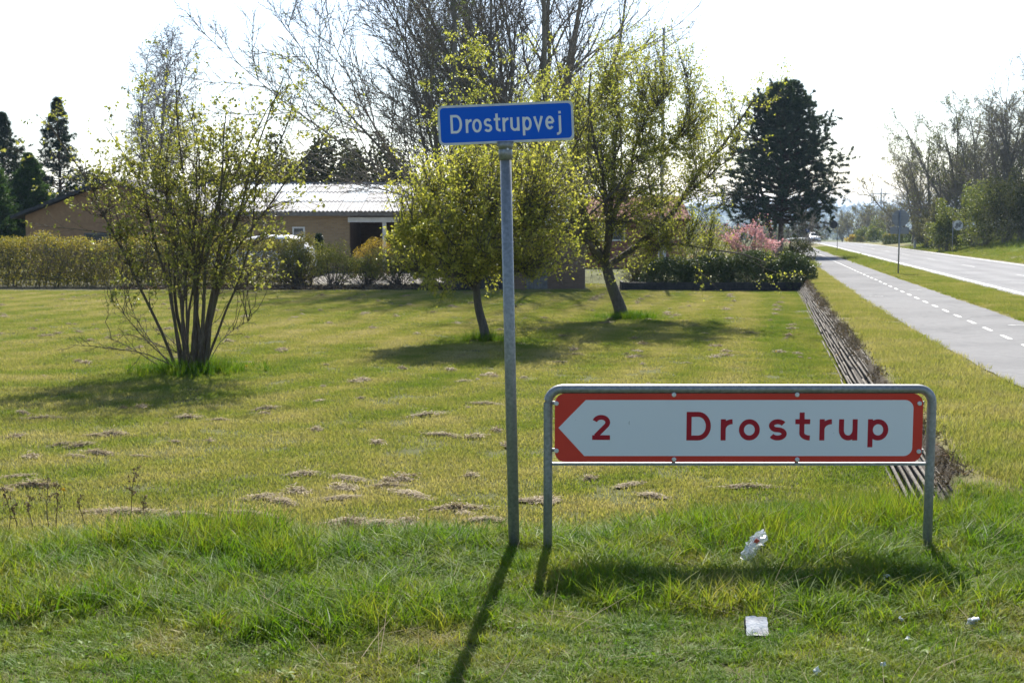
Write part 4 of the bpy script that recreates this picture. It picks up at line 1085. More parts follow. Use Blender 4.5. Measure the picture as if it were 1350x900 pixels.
def gable_house(name, label, px0, px1, Y0, depth, eave_py, apex_py, wallm, roofm, overhang=0.45, windows=(), doors=(), thick=0.14, clad=None):
    xa, xb = atx(px0, Y0, 280), atx(px1, Y0, 280); xm = (xa + xb) / 2; zf = gz(xm, Y0)
    h = thing(name, (xm, Y0, zf), label, 'house')
    W2 = (xb - xa) / 2; ez = float(at(px0, eave_py, Y0)[2]) - zf; az = float(at((px0 + px1) / 2, apex_py, Y0)[2]) - zf
    MB().prism([(-W2, -0.4), (W2, -0.4), (W2, ez), (0, az), (-W2, ez)], 0, depth).build('wall', M[wallm], h)
    sl = (az - ez) / W2
    for s in (-1, 1):
        e = W2 + overhang
        v = [(0, az + 0.03), (s * e, az + 0.03 - sl * e), (s * e, az + 0.03 - sl * e + thick), (0, az + 0.03 + thick)]
        if s > 0: v = v
        else: v = v[::-1]
        MB().prism(v, -overhang, depth + overhang).build('roof', M[roofm], h)
    for (a, b, z0, z1) in windows:
        window_part(h, atx(a, Y0) - xm, atx(b, Y0) - xm, z0, z1, -0.001, frame='greyboard')
    return h
gable_house('garage_wing', 'orange-brown gabled wing with shallow dark eaves at the end of the brick house', 33, 262, 54.0, 9.0, 284, 240, 'woodclad', 'felt', windows=((60, 78, 0.7, 1.6), (112, 150, 0.5, 1.7), (180, 215, 0.5, 1.7)))
def red_house():
    Y0 = 62.0
    xa, xb = atx(770, Y0, 280), atx(905, Y0, 280); xm = (xa + xb) / 2; zf = gz(xm, Y0)
    h = thing('red_roofed_house', (xm, Y0, zf), 'house with red tiled roof and white window behind the leaning tree', 'house')
    W2 = (xb - xa) / 2; ez = float(at(800, 290, Y0)[2]) - zf; rz = float(at(800, 262, Y0 + 4)[2]) - zf
    MB().box(-W2, W2, 0, 8, -0.4, ez).build('wall', M['brick_red'], h)
    for yy in (0, 8):
        MB().poly([(-W2 - 0.2, -0.4 if yy == 0 else 8.4, ez - 0.06), (W2 + 0.2, -0.4 if yy == 0 else 8.4, ez - 0.06), (W2 + 0.2, 4, rz), (-W2 - 0.2, 4, rz),
                   (-W2 - 0.2, -0.4 if yy == 0 else 8.4, ez + 0.06), (W2 + 0.2, -0.4 if yy == 0 else 8.4, ez + 0.06), (W2 + 0.2, 4, rz + 0.12), (-W2 - 0.2, 4, rz + 0.12)],
                  [(0, 1, 2, 3), (4, 5, 6, 7), (0, 1, 5, 4), (1, 2, 6, 5), (0, 3, 7, 4)]).build('roof', M['tile'], h)
    MB().prism([(-W2, ez), (-W2 + 0.01, ez), (-W2 + 0.01, ez + 0.01)], 0.1, 0.2)
    window_part(h, atx(788, Y0) - xm, atx(824, Y0) - xm, ez - 1.0, ez - 0.12, 0.0)
    MB().box(atx(868, Y0) - xm, atx(878, Y0) - xm, -0.05, 0.02, -0.3, ez - 0.1).build('door', M['whitewood'], h)
    MB().box(-0.6, 0.0, 3.6, 4.2, rz - 0.1, rz + 0.75).build('chimney', M['brick_red'], h)
red_house()

def shed():
    Y0 = 45.3
    xa, xb = atx(585, Y0, 360), atx(771, Y0, 360); xm = (xa + xb) / 2; zf = gz(xm, Y0)
    h = thing('garden_shed', (xm, Y0, zf), 'low brown-brick shed with dark doors behind the two leafy trees', 'shed')
    W2 = (xb - xa) / 2; D = 4.6; H = 2.05
    dx0, dx1 = atx(600, Y0) - xm, atx(668, Y0) - xm
    MB().box(dx1, W2 - 0.002, 0, 0.22, -0.4, H).build('wall', M['brick_dark'], h)
    MB().box(-W2, dx0, 0, 0.22, -0.4, H).build('wall', M['brick_dark'], h)
    MB().box(dx0 + 0.001, dx1 - 0.001, 0.002, 0.218, 1.9, H - 0.002).build('lintel', M['greyboard'], h)
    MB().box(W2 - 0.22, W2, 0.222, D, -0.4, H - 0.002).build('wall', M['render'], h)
    MB().box(W2 - 0.0, W2 + 0.012, -0.01, D, -0.4, H - 0.003).build('sunlit_side_coat', M['render'], h)  # sunlit side, its brightness put into the paler colour
    MB().box(-W2, -W2 + 0.22, 0.222, D, -0.4, H - 0.002).build('wall', M['brick_dark'], h)
    MB().box(-W2 + 0.222, W2 - 0.222, D - 0.22, D, -0.4, H - 0.002).build('wall', M['brick_dark'], h)
    n = 12; w = (dx1 - dx0) / n
    for k in range(n):
        MB().box(dx0 + k * w + 0.006, dx0 + (k + 1) * w - 0.006, 0.06, 0.10, -0.1, 1.9).build('door_board', M['darkdoor'], h)
    bx0, bx1 = atx(694, Y0) - xm, atx(722, Y0) - xm
    for k in range(6):
        w = (bx1 - bx0) / 6
        MB().box(bx0 + k * w + 0.006, bx0 + (k + 1) * w - 0.006, -0.04, -0.005, 0.0, 1.3).build('leaning_board', M['greyboard'], h)
    MB().box(-W2 - 0.3, W2 + 0.3, -0.35, D + 0.3, H, H + 0.16).build('roof', M['felt'], h)
shed()

# tarred timber edging under the rhododendrons
def edging():
    y = 44.15; xa, xb = atx(822, y, 383), atx(1056, y, 383); xm = (xa + xb) / 2; z = gz(xm, y)
    e = thing('timber_edging', (xm, y, z), 'low black tarred timber edging in front of the rhododendrons', 'edging')
    n = 5; w = (xb - xa) / n
    for k in range(n):
        for r in range(2):
            x0 = xa - xm + k * w + (0.2 if r else 0) * (0 < k)
            MB().box(x0 + 0.01, xa - xm + (k + 1) * w + (0.2 if r and k < n - 1 else 0) - 0.01, -0.05 - 0.012 * r, 0.05, -0.1 + r * 0.205, 0.10 + r * 0.195).build('sleeper', M['tar'], e)
    MB().box(xa - xm - 0.06, xa - xm + 0.002, -0.05, 0.9, -0.1, 0.31).build('end_board', M['tar'], e)
edging()

# ------------------------------------------------------------------ pole wall between lawn and verge
def pole_wall():
    rng = np.random.default_rng(200)
    y0, y1 = 8.8, 44.6; seglen = 2.96
    xm = XA + XB * 25 - 1.2
    wl = thing('pole_wall', (xm, 25, gz(xm - 0.3, 25)), 'low battered wall of stacked weathered poles holding up the grass verge', 'retaining wall')
    zc = gz(xm - 0.3, 25)
    rows = 10
    ys = np.arange(y0, y1, seglen)
    for k in range(rows):
        f = k / (rows - 1)
        for i, ya in enumerate(ys):
            yb = min(ya + seglen * 1.01, y1)
            a = ya + (seglen * 0.5 if k % 2 else 0) * (i > 0) ; b = min(yb + (seglen * 0.5 if k % 2 else 0), y1)
            if b - a < 0.3: continue
            yy = np.linspace(a, b, 7)
            top = -SL * yy; low = top - 0.35 * sstep(6.9, 8.7, yy)
            j = rng.normal(0, 0.008, 2)
            zz = low + (top - low) * (0.03 + 0.93 * f) + 0.004 * np.sin(yy * 3 + k) + j[0]
            xx = XA + XB * yy - 1.37 + 0.33 * f + j[1] + 0.004 * np.sin(yy * 2.1 + k * 2)
            MB().tube(np.column_stack([xx - xm, yy - 25, zz - zc]), 0.0135 * rng.uniform(0.7, 1.15), 7).build('pole', M['pole'], wl, True)
    # dark earth behind the poles
    yy = np.arange(y0 - 0.1, y1 + 0.3, 0.5); top = -SL * yy; low = top - 0.35 * sstep(6.9, 8.7, yy)
    A = np.column_stack([XA + XB * yy - 1.345 - xm, yy - 25, low - 0.06 - zc]); B = np.column_stack([XA + XB * yy - 1.03 - xm, yy - 25, top + 0.005 - zc])
    n = len(yy); i = np.arange(n - 1)
    MB().add(np.concatenate([A, B]), np.column_stack([i, i + n, i + n + 1, i + 1])).build('earth_fill', M['dark_soil'], wl)
    # dry heather and dead stems trailing over the top
    hm = MB(); n = 2300
    y = y0 + 0.1 + (y1 - y0) * rng.uniform(0, 1, n) ** 1.1
    dn = sstep(-0.5, 0.6, np.sin(y * 1.7) + np.sin(y * 0.61 + 1) + 0.5 * np.sin(y * 4.1) + rng.normal(0, 0.3, n))
    keep = rng.uniform(0, 1, n) < 0.25 + 0.75 * dn
    y = y[keep]; n = len(y)
    back = rng.normal(-0.01, 0.06, n)
    x = XA + XB * y - 1.05 + back
    z = -SL * y + np.where(back < 0, back * 1.1, 0) + rng.uniform(0.0, 0.04, n)
    C = np.column_stack([x - xm, y - 25, z - zc])
    needles(hm, rng, C, np.repeat(np.array([[-0.4, -0.15, 0.5]]), n, 0), 0.07, 7, 0.004, 0.8)
    o = hm.build('dry_heather', M['heather'], wl); o['kind'] = 'stuff'
pole_wall()

# ------------------------------------------------------------------ traffic signs, posts, rail, pylon, flagpole
def disc(mb, x, z, r, y0, y1, n=28):
    return mb.prism([(x + r * math.cos(a), z + r * math.sin(a)) for a in np.linspace(0, 2 * np.pi, n, endpoint=False)], y0, y1)

def round_sign_back():
    x, y = 14.98, 50.03; z = gz(x, y)
    s = thing('traffic_sign', (x, y, z), 'grey back of a round traffic sign with a plate below, in the grass strip', 'traffic sign', rot=(0, 0, math.radians(-8)))
    MB().tube([(0, 0, -0.3), (0, 0, 1.2), (0, 0, 2.48)], 0.030, 12).build('post', M['galv'], s, True)
    disc(MB(), 0.03, 2.18, 0.325, 0.034, 0.042).build('round_plate', M['signback'], s)
    MB().prism(rrect(-0.34, 0.36, 1.57, 1.83, 0.03), 0.034, 0.042).build('lower_plate', M['signback'], s)
    for zz in (2.06, 2.30, 1.64, 1.78):
        MB().box(-0.30, 0.34, 0.018, 0.033, zz - 0.012, zz + 0.012).build('clamp_rail', M['galv'], s)
round_sign_back()

def derestriction_sign():
    y = 95.0; p = at(1263, 297, y); x = float(p[0]) - 0.36; z = gz(x, y); zc = float(p[2]) - z
    s = thing('traffic_sign', (x, y, z), 'white round sign with black diagonal bars below the leafing trees', 'traffic sign')
    MB().tube([(0, 0, -0.3), (0, 0, zc + 0.3)], 0.032, 8).build('post', M['galv'], s, True)
    d = disc(MB(), 0.36, zc, 0.36, -0.05, -0.035).build('disc', M['whiteplate'], s)
    for k in (-1, 0, 1):
        c, sn = math.cos(math.radians(45)), math.sin(math.radians(45)); o = k * 0.075; w = 0.022; L = 0.31 - 0.02 * abs(k)
        q = [(0.36 + c * a - sn * b, zc + sn * a + c * b) for a, b in ((-L, o - w), (L, o - w), (L, o + w), (-L, o + w))]
        MB().prism(q, -0.0525, -0.0502).build('bar', M['black'], d)
    MB().prism([(0.36 + 0.10 * math.cos(a) - 0.09, zc + 0.05 + 0.13 * math.sin(a)) for a in np.linspace(0, 6.28, 14, endpoint=False)], -0.0545, -0.0530).build('numeral', M['signback'], d)
    MB().prism([(0.36 + 0.09 * math.cos(a) + 0.10, zc - 0.02 + 0.13 * math.sin(a)) for a in np.linspace(0, 6.28, 14, endpoint=False)], -0.0545, -0.0530).build('numeral', M['signback'], d)
derestriction_sign()

def far_signs():
    y = 104.0; x = 26.17; z = gz(x, y); p = at(1097, 296, y)
    s = thing('traffic_sign', (x, y, z), 'small dark round sign back on a thin post near the road crest', 'traffic sign')
    zc = float(p[2]) - z; dx = float(p[0]) - x
    MB().tube([(0, 0, -0.3), (0, 0, zc + 0.2)], 0.028, 8).build('post', M['galv'], s, True)
    disc(MB(), dx * 0.75, zc, 0.33, 0.03, 0.04).build('round_plate', M['plastic'], s)
    y = 150.0; p = at(1064, 303, y); x = float(p[0]); z = gz(x, y); zc = float(p[2]) - z
    s = thing('traffic_sign', (x, y, z), 'tiny blue round sign beside the guard rail', 'traffic sign')
    MB().tube([(0, 0, -0.3), (0, 0, zc + 0.2)], 0.03, 8).build('post', M['galv'], s, True)
    d = disc(MB(), 0, zc, 0.32, -0.045, -0.035).build('disc', M['signblue'], s)
    MB().prism([(-0.06, zc - 0.16), (0.06, zc - 0.16), (0.06, zc + 0.12), (-0.06, zc + 0.12)], -0.048, -0.046).build('symbol', M['whiteplate'], d)
far_signs()

def marker_post():
    y = 118.0; p = at(1206, 326, y); x = float(p[0]); z = gz(x, y)
    s = thing('marker_post', (x, y, z), 'short grey marker post on the far road verge', 'marker post')
    MB().box(-0.09, 0.09, -0.06, 0.06, -0.2, 0.8).build('post', M['alu'], s)
    MB().box(-0.16, 0.16, -0.08, 0.08, 0.8, 0.86).build('cap', M['signback'], s)
marker_post()

def guard_rail():
    ys = np.arange(176, 338, 4.0)
    xs = XA + XB * ys + road_shift(ys) + 3.4
    xm, ym = float(xs[0]), float(ys[0]); zm = gz(xm, ym)
    r = thing('guard_rail', (xm, ym, zm), 'steel guard rail along the dipping road beyond the crest', 'guard rail')
    zs = G(xs, ys)
    MB().tube(np.column_stack([xs - xm, ys - ym, zs - zm + 0.62]), 0.14, 6).build('rail', M['bolt'], r)
    for a, b, c in zip(xs[::2], ys[::2], zs[::2]):
        MB().box(a - xm - 0.05, a - xm + 0.05, b - ym + 0.13, b - ym + 0.23, c - zm - 0.2, c - zm + 0.6).build('post', M['galv'], r)
guard_rail()

def pylon():
    y = 1250.0; p = at(1162, 248, y); x = float(p[0]); z = gz(x, y); H = float(p[2]) - z
    s = thing('electricity_pylon', (x, y, z), 'far electricity pylon on the skyline over the bare trees', 'pylon')
    mb = MB(); w = 2.6; tw = 0.5
    for sx in (-1, 1):
        for sy in (-1, 1):
            mb.tube([(sx * w, sy * w, -1), (sx * tw, sy * tw, H * 0.75), (sx * tw * 0.4, sy * tw * 0.4, H)], 0.28, 4)
    n = 10
    for k in range(n):
        f0, f1 = k / n, (k + 1) / n; a = w + (tw - w) * min(f0 / 0.75, 1); b = w + (tw - w) * min(f1 / 0.75, 1)
        mb.tube([(-a, -a, H * f0), (b, -b, H * f1)], 0.14, 4).tube([(a, -a, H * f0), (-b, -b, H * f1)], 0.14, 4)
    mb.build('lattice_mast', M['steelpylon'], s)
    for f, L in ((0.70, 9.5), (0.88, 12.5)):
        MB().tube([(-L, 0, H * f), (0, 0, H * f + 0.9), (L, 0, H * f)], [0.15, 0.45, 0.15], 5).tube([(-L, 0, H * f), (L, 0, H * f)], 0.2, 4).build('cross_arm', M['steelpylon'], s)
pylon()

def flagpole():
    y = 50.0; x = atx(875, y, 60); z = gz(x, y); H = float(at(875, 40, y)[2]) - z
    s = thing('flagpole', (x, y, z), 'slim white flagpole rising behind the leaning tree', 'flagpole')
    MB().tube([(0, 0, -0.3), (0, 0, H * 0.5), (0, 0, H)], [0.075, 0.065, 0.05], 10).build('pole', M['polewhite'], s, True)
    MB().tube([(0, 0, H), (0, 0, H + 0.03), (0, 0, H + 0.10), (0, 0, H + 0.13)], [0.035, 0.07, 0.07, 0.02], 10).build('finial', M['bolt'], s, True)
flagpole()

# ------------------------------------------------------------------ cars
def car(name, label, x, y, rz, L=4.3, Wd=1.75, H=1.48):
    c = thing(name, (x, y, gz(x, y)), label, 'car', rot=(0, 0, rz))
    # stations along the length (front at +x): x, half width, z low, z belt, z top, top half width
    st = [(-0.50, 0.74, 0.42, 0.72, 0.80, 0.70), (-0.47, 0.90, 0.28, 0.88, 1.02, 0.80), (-0.40, 0.97, 0.22, 0.92, 1.38, 0.74), (-0.28, 1.0, 0.20, 0.92, 1.47, 0.74), (-0.05, 1.0, 0.20, 0.90, 1.48, 0.74), (0.08, 1.0, 0.20, 0.89, 1.40, 0.73), (0.24, 1.0, 0.20, 0.88, 0.96, 0.84), (0.38, 0.97, 0.22, 0.80, 0.86, 0.82), (0.47, 0.90, 0.26, 0.66, 0.72, 0.74), (0.50, 0.76, 0.36, 0.56, 0.60, 0.66)]
    rings = []
    for fx, hw_, zl, zb_, zt, tw_ in st:
        X = fx * L; w = hw_ * Wd / 2; t_ = tw_ * Wd / 2; k = H / 1.48
        half = [(w * 0.88, zl), (w, zl + 0.10), (w * 1.0, (zl + zb_) / 2), (w * 0.985, zb_), (t_ + (w - t_) * 0.25, zb_ + (zt - zb_) * 0.75), (t_ * 0.9, zt - 0.03), (t_ * 0.5, zt)]
        ring = [(X, -a, b * k) for a, b in half] + [(X, a, b * k) for a, b in half[::-1]]
        rings.append(ring)
    n = len(rings[0]); V = np.array(rings).reshape(-1, 3)
    q = [(i * n + j, (i + 1) * n + j, (i + 1) * n + (j + 1) % n, i * n + (j + 1) % n) for i in range(len(st) - 1) for j in range(n)]
    mb = MB().add(V, q); mb.ng += [np.arange(n), np.arange(n)[::-1] + (len(st) - 1) * n]
    body = mb.build('body', M['carpaint'], c, True)
    k = H / 1.48
    for s in (-1, 1):
        def sp(fx, z, off): return (fx * L, s * off * Wd / 2, z * k)
        for quad in ([(-0.26, 0.95, 1.003), (-0.06, 0.94, 1.003), (-0.06, 1.36, 0.845), (-0.24, 1.35, 0.845)], [(-0.04, 0.94, 1.003), (0.17, 0.93, 0.985), (0.085, 1.30, 0.85), (-0.04, 1.36, 0.845)], [(-0.40, 0.97, 0.985), (-0.28, 0.95, 1.003), (-0.26, 1.35, 0.845), (-0.37, 1.33, 0.84)]):
            MB().poly([sp(*p) for p in quad], [(0, 1, 2, 3)]).build('side_window', M['glass'], body)
        MB().box(0.14 * L, 0.18 * L, min(s * 0.98 * Wd / 2, s * 1.12 * Wd / 2), max(s * 0.98 * Wd / 2, s * 1.12 * Wd / 2), 0.93 * k, 1.06 * k).build('wing_mirror', M['carpaint'], c)
        MB().tube([(0.468 * L, s * 0.62 * Wd / 2, 0.62 * k), (0.49 * L, s * 0.62 * Wd / 2, 0.60 * k)], [0.15, 0.09], 10).build('headlight', M['lamp'], c)
        for fx in (0.32, -0.31):
            w_ = thing('wheel', (0, 0, 0), None, None); w_.parent = c; w_.location = (fx * L, s * (Wd / 2 - 0.10), 0.31)
            MB().tube([(0, -0.1, 0), (0, 0.1, 0)], 0.31, 20).build('tyre', M['rubber'], w_, True)
            MB().tube([(0, -0.105, 0), (0, 0.105, 0)], 0.20, 14).build('rim', M['alu'], w_)
    MB().poly([(0.232 * L, -0.72 * Wd / 2, 0.985 * k), (0.232 * L, 0.72 * Wd / 2, 0.985 * k), (0.092 * L, 0.60 * Wd / 2, 1.395 * k), (0.092 * L, -0.60 * Wd / 2, 1.395 * k)], [(0, 1, 2, 3)]).build('windscreen', M['glass'], body)
    MB().poly([(-0.462 * L, -0.68 * Wd / 2, 1.03 * k), (-0.462 * L, 0.68 * Wd / 2, 1.03 * k), (-0.408 * L, 0.60 * Wd / 2, 1.36 * k), (-0.408 * L, -0.60 * Wd / 2, 1.36 * k)], [(3, 2, 1, 0)]).build('rear_window', M['glass'], body)
    MB().box(0.49 * L, 0.505 * L, -0.5, 0.5, 0.30 * k, 0.45 * k).build('grille', M['plastic'], c)
    return c
yc = 214.0; xc = XA + XB * yc + float(road_shift(yc)) + 5.85
car('car', 'white car approaching on the road beyond the crest', xc, yc, math.radians(-90 - 8), 4.4, 1.85, 1.62)
car('parked_car', 'white car roof showing above the hedge in front of the brick house', (atx(325, 51.5) + atx(411, 51.5)) / 2 - 0.75, 51.5, math.radians(175), 4.3, 1.75, 1.66)

# ------------------------------------------------------------------ trees, bushes and hedges right of and beyond the road
RT = [  # px, y, height, stems, label, buds
    (1226, 122, 10.8, 7, 'grey tree with first pale leaves at the woodland edge over the hedge', 3500, 'leaf_far', (12, 44)),
    (1262, 116, 11.6, 7, 'tall tree with yellow-green flush on its domed top', 4200, 'leaf_fargreen', (10, 42)),
    (1205, 138, 9.0, 6, 'lower grey twiggy tree beside the clipped hedge', 2600, 'leaf_far', (14, 52)),
    (1292, 112, 11.0, 5, 'bare dark tree between the domed tree and the ivy-clad one', 1200, 'leaf_far', (6, 24)),
    (1322, 104, 11.4, 5, 'bare dark tree with forked black trunk above green bushes', 600, 'leaf_far', (6, 22)),
    (1352, 100, 12.2, 5, 'tall bare tree with dense twigs over the dark ivy', 600, 'leaf_far', (6, 24)),
    (1385, 98, 11.5, 4, 'bare tree at the end of the woodland row', 1500, 'leaf_far', (8, 28)),
]
for i, (px, y, h, st, lab, bd, bm, spd) in enumerate(RT):
    bare_tree('roadside_tree', atx(px, y), y, 300 + i, h, st, 0.27, lab, 'trees on the bank across the road', fork=0.10, spread=spd, lv=(13, 10, 6), barkm='bark_far', rmin=0.015, up=0.02, ratio1=(0.3, 0.5), t0=0.08, buds=int(bd * 3), budm=bm, bsize=0.11, ang=(25, 55))
RB = [(1246, 101, 3.0, 3.6, 'leaf_fargreen', 'green bush behind the white round sign'), (1282, 101, 3.4, 4.6, 'leaf_fargreen', 'tall bright green bush on the bank beside the white round sign'), (1300, 96, 3.6, 5.0, 'leaf_fargreen', 'broad green bush below the forked black trunk'),
      (1328, 92, 3.6, 5.2, 'leaf_dark', 'dark ivy-covered bush at the foot of the bank'), (1352, 88, 3.6, 4.6, 'leaf_dark', 'dark ivy mass next to the road bend'), (1222, 118, 2.8, 3.4, 'leaf_far', 'dull olive bush at the end of the clipped hedge'), (1318, 108, 4.5, 5.6, 'leaf_fargreen', 'yellow-green bush rising behind the dark ivy'), (1238, 112, 3.0, 4.2, 'leaf_far', 'brownish bush under the grey trees'), (1380, 92, 4.0, 4.5, 'leaf_fargreen', 'green bush past the ivy')]
for i, (px, y, w, h, lm, lab) in enumerate(RB):
    shrub('roadside_bush', atx(px, y), y, 330 + i, w, 2.6, h, 5200, 0.15, lm, lab, 'bushes on the bank across the road', 60, 0.6, 0.3, 'bark_far', 0.22, 0.02)
hedge('clipped_hedge', atx(1164, 152, 320), atx(1214, 138, 320), 152, 350, 1.2, 1.15, 3500, 0.14, 'leaf_fargreen', 'leaf_hedgetop', 'square clipped green hedge across the road', stems=60, y2=138)
for i, (px, y, w, h, lm, lab) in enumerate(((1138, 196, 3.0, 2.3, 'leaf_fargreen', 'rounded yellow-green bush left of the clipped hedge'), (1152, 190, 2.8, 2.4, 'leaf_fargreen', 'green bush touching the clipped hedge'), (1128, 204, 3.4, 1.2, 'leaf_gold', 'low golden bush beyond the road crest'), (1156, 215, 3.4, 4.6, 'leaf_fargreen', 'fresh green tree crown above the clipped hedge'))):
    shrub('far_bush', atx(px, y), y, 360 + i, w, 2.6, h, 1500, 0.22, lm, lab, 'bushes beyond the road crest', 30, 0.6, 0.35, 'bark_far', 0.15, 0.02)
for i, (px, y, h, lab) in enumerate(((1120, 250, 6.4, 'brown bare tree standing nearest the approaching car'), (1133, 245, 7.6, 'purple-brown bare tree in the middle of the far clump'), (1147, 240, 7.2, 'round-headed bare tree of the far clump'), (1163, 235, 6.6, 'bare tree under the pylon'), (1110, 262, 4.4, 'small bare tree at the left end of the far clump'), (1176, 225, 6.4, 'bare tree of the far clump next to the woodland edge'))):
    bare_tree('far_bare_tree', atx(px, y), y, 370 + i, h, 5, 0.16, lab, 'bare trees beyond the road crest', fork=0.1, spread=(10, 42), lv=(9, 8, 4), barkm='bark_far', rmin=0.022, up=0.02, buds=1400, budm='leaf_far', bsize=0.2)

def woods():
    """far woods in the valley and on the opposite slope: many crowns of leaf clumps, read as one mass"""
    rng = np.random.default_rng(400)
    mb = MB()
    def patch(n, y0, y1, px0, px1, h0, h1, k, ls):
        y = np.exp(rng.uniform(math.log(y0), math.log(y1), n)); px = rng.uniform(px0, px1, n)
        x = (px - 675) / FPX * y; z = G(x, y); h = rng.uniform(h0, h1, n)
        c = np.repeat(np.column_stack([x, y, z + h * 0.55]), k, 0)
        u = norm(rng.normal(0, 1, (n * k, 3))) * rng.uniform(0.5, 1, (n * k, 1)); hh = np.repeat(h, k)[:, None]
        C = c + u * np.concatenate([hh * 0.42, hh * 0.42, hh * 0.5], 1)
        leaf_cards(mb, rng, C, ls, 0.8, 0.3, rnd=np.clip(np.repeat(rng.uniform(0, 1, n), k) + rng.normal(0, 0.12, n * k), 0, 1))
    patch(40, 320, 420, 1000, 1070, 2.5, 4.5, 90, 0.7)
    patch(90, 480, 900, 960, 1250, 4, 7, 70, 1.3)
    patch(320, 1000, 2600, 900, 1300, 9, 15, 40, 3.0)
    patch(420, 2600, 4600, 850, 1350, 10, 18, 26, 6.0)
    tag(mb.build('far_woods', M['woods']), 'hazy blue woods across the valley at the end of the road', 'woods', kind='stuff')
woods()

# ------------------------------------------------------------------ grass (scattered tufts, one stuff object per stand)
def tuft_mesh(name, seed, m, blades, radius, hmin, hmax, wid, bend, segs=3, square=False, flatten=0.0):
    rng = np.random.default_rng(seed)
    if square: r = rng.uniform(-radius, radius, (blades, 2))
    else:
        a = rng.uniform(0, 6.28, blades); q = radius * np.sqrt(rng.uniform(0, 1, blades)); r = np.column_stack([np.cos(a) * q, np.sin(a) * q])
    h = rng.uniform(hmin, hmax, blades); az = rng.uniform(0, 6.28, blades); bd = bend * rng.uniform(0.3, 1.4, blades)
    f = np.linspace(0, 1, segs + 1)
    out = np.column_stack([np.cos(az), np.sin(az)])
    side = np.column_stack([-np.sin(az), np.cos(az)])
    fa = rng.uniform(-0.8, 0.8, blades); side = np.column_stack([side[:, 0] * np.cos(fa) - side[:, 1] * np.sin(fa), side[:, 0] * np.sin(fa) + side[:, 1] * np.cos(fa)])
    P = np.zeros((blades, segs + 1, 3))
    P[:, :, :2] = r[:, None] + out[:, None] * (h * bd)[:, None, None] * (f ** 1.8)[None, :, None] + out[:, None] * (h * flatten)[:, None, None] * f[None, :, None]
    P[:, :, 2] = h[:, None] * (f - 0.35 * bd[:, None] * f ** 2.2)[:, :] * (1 - 0.8 * flatten) - 0.012
    w = wid * rng.uniform(0.7, 1.3, blades)[:, None] * (1 - f ** 1.6)[None] ; w[:, -1] = wid * 0.06
    s3 = np.concatenate([side, np.zeros((blades, 1))], 1)[:, None]
    L_ = P + s3 * w[..., None] * 0.5; R_ = P - s3 * w[..., None] * 0.5
    n = segs + 1
    V = np.concatenate([L_, R_], 1).reshape(-1, 3)
    i = np.arange(segs); q = np.column_stack([i, i + n, i + n + 1, i + 1])
    F = (q[None] + (np.arange(blades) * 2 * n)[:, None, None]).reshape(-1, 4)
    rv = np.clip(rng.normal(0.4, 0.25, blades), 0, 1)
    me = MB().add(V, F, np.repeat(rv, 2 * n)).mesh(name, m, True)
    return me

def scatter(name, label, cat, meshes, pts, rot, scl, idx, tint):
    src = bpy.data.collections.new(name + '_tufts')
    for k, me in enumerate(meshes):
        src.objects.link(bpy.data.objects.new('%s_tuft_%02d' % (name, k), me))
    me = bpy.data.meshes.new(name); n = len(pts)
    me.vertices.add(n); me.vertices.foreach_set('co', np.asarray(pts, np.float32).ravel())
    for nm, typ, data in (('rot', 'FLOAT_VECTOR', rot), ('scl', 'FLOAT_VECTOR', scl)):
        a = me.attributes.new(nm, typ, 'POINT'); a.data.foreach_set('vector', np.asarray(data, np.float32).ravel())
    a = me.attributes.new('idx', 'INT', 'POINT'); a.data.foreach_set('value', np.asarray(idx, np.int32))
    a = me.attributes.new('tint', 'FLOAT', 'POINT'); a.data.foreach_set('value', np.asarray(tint, np.float32))
    o = bpy.data.objects.new(name, me); COL.objects.link(o)
    ng = bpy.data.node_groups.new(name + '_scatter', 'GeometryNodeTree')
    ng.interface.new_socket('Geometry', in_out='INPUT', socket_type='NodeSocketGeometry')
    ng.interface.new_socket('Geometry', in_out='OUTPUT', socket_type='NodeSocketGeometry')
    gi = ng.nodes.new('NodeGroupInput'); go = ng.nodes.new('NodeGroupOutput')
    ip = ng.nodes.new('GeometryNodeInstanceOnPoints'); ci = ng.nodes.new('GeometryNodeCollectionInfo')
    ci.inputs['Collection'].default_value = src; ci.inputs['Separate Children'].default_value = True; ci.inputs['Reset Children'].default_value = True
    def na(nm, dt):
        q = ng.nodes.new('GeometryNodeInputNamedAttribute'); q.data_type = dt; q.inputs['Name'].default_value = nm
        return q.outputs['Attribute']
    ip.inputs['Pick Instance'].default_value = True
    ng.links.new(gi.outputs[0], ip.inputs['Points']); ng.links.new(ci.outputs[0], ip.inputs['Instance'])
    ng.links.new(na('idx', 'INT'), ip.inputs['Instance Index'])
    ng.links.new(na('rot', 'FLOAT_VECTOR'), ip.inputs['Rotation'])
    ng.links.new(na('scl', 'FLOAT_VECTOR'), ip.inputs['Scale'])
    ng.links.new(ip.outputs[0], go.inputs[0])
    md = o.modifiers.new('scatter', 'NODES'); md.node_group = ng
    return tag(o, label, cat, kind='stuff')

rngS = np.random.default_rng(900)
def fill(y0, y1, dens, margin=0.45, t_lim=None, x_lim=None):
    """random points on the ground between two depths, inside the view wedge plus a margin"""
    wmax = 0.42 * y1 + 1.2
    n = int(dens * (y1 - y0) * 2 * wmax)
    y = rngS.uniform(y0, y1, n); x = rngS.uniform(-wmax, wmax, n)
    k = np.abs(x) < 0.40 * y + 0.9
    x, y = x[k], y[k]
    t = x - XA - XB * y - road_shift(y)
    return x, y, t

def mow(x, y, t):
    a = -1.25 - t; b = y - 7.3; D = 11.0
    return D - np.hypot(np.maximum(D - a, 0), np.maximum(D - b, 0)) - np.maximum(np.minimum(a, b) - D, 0) * -1.0

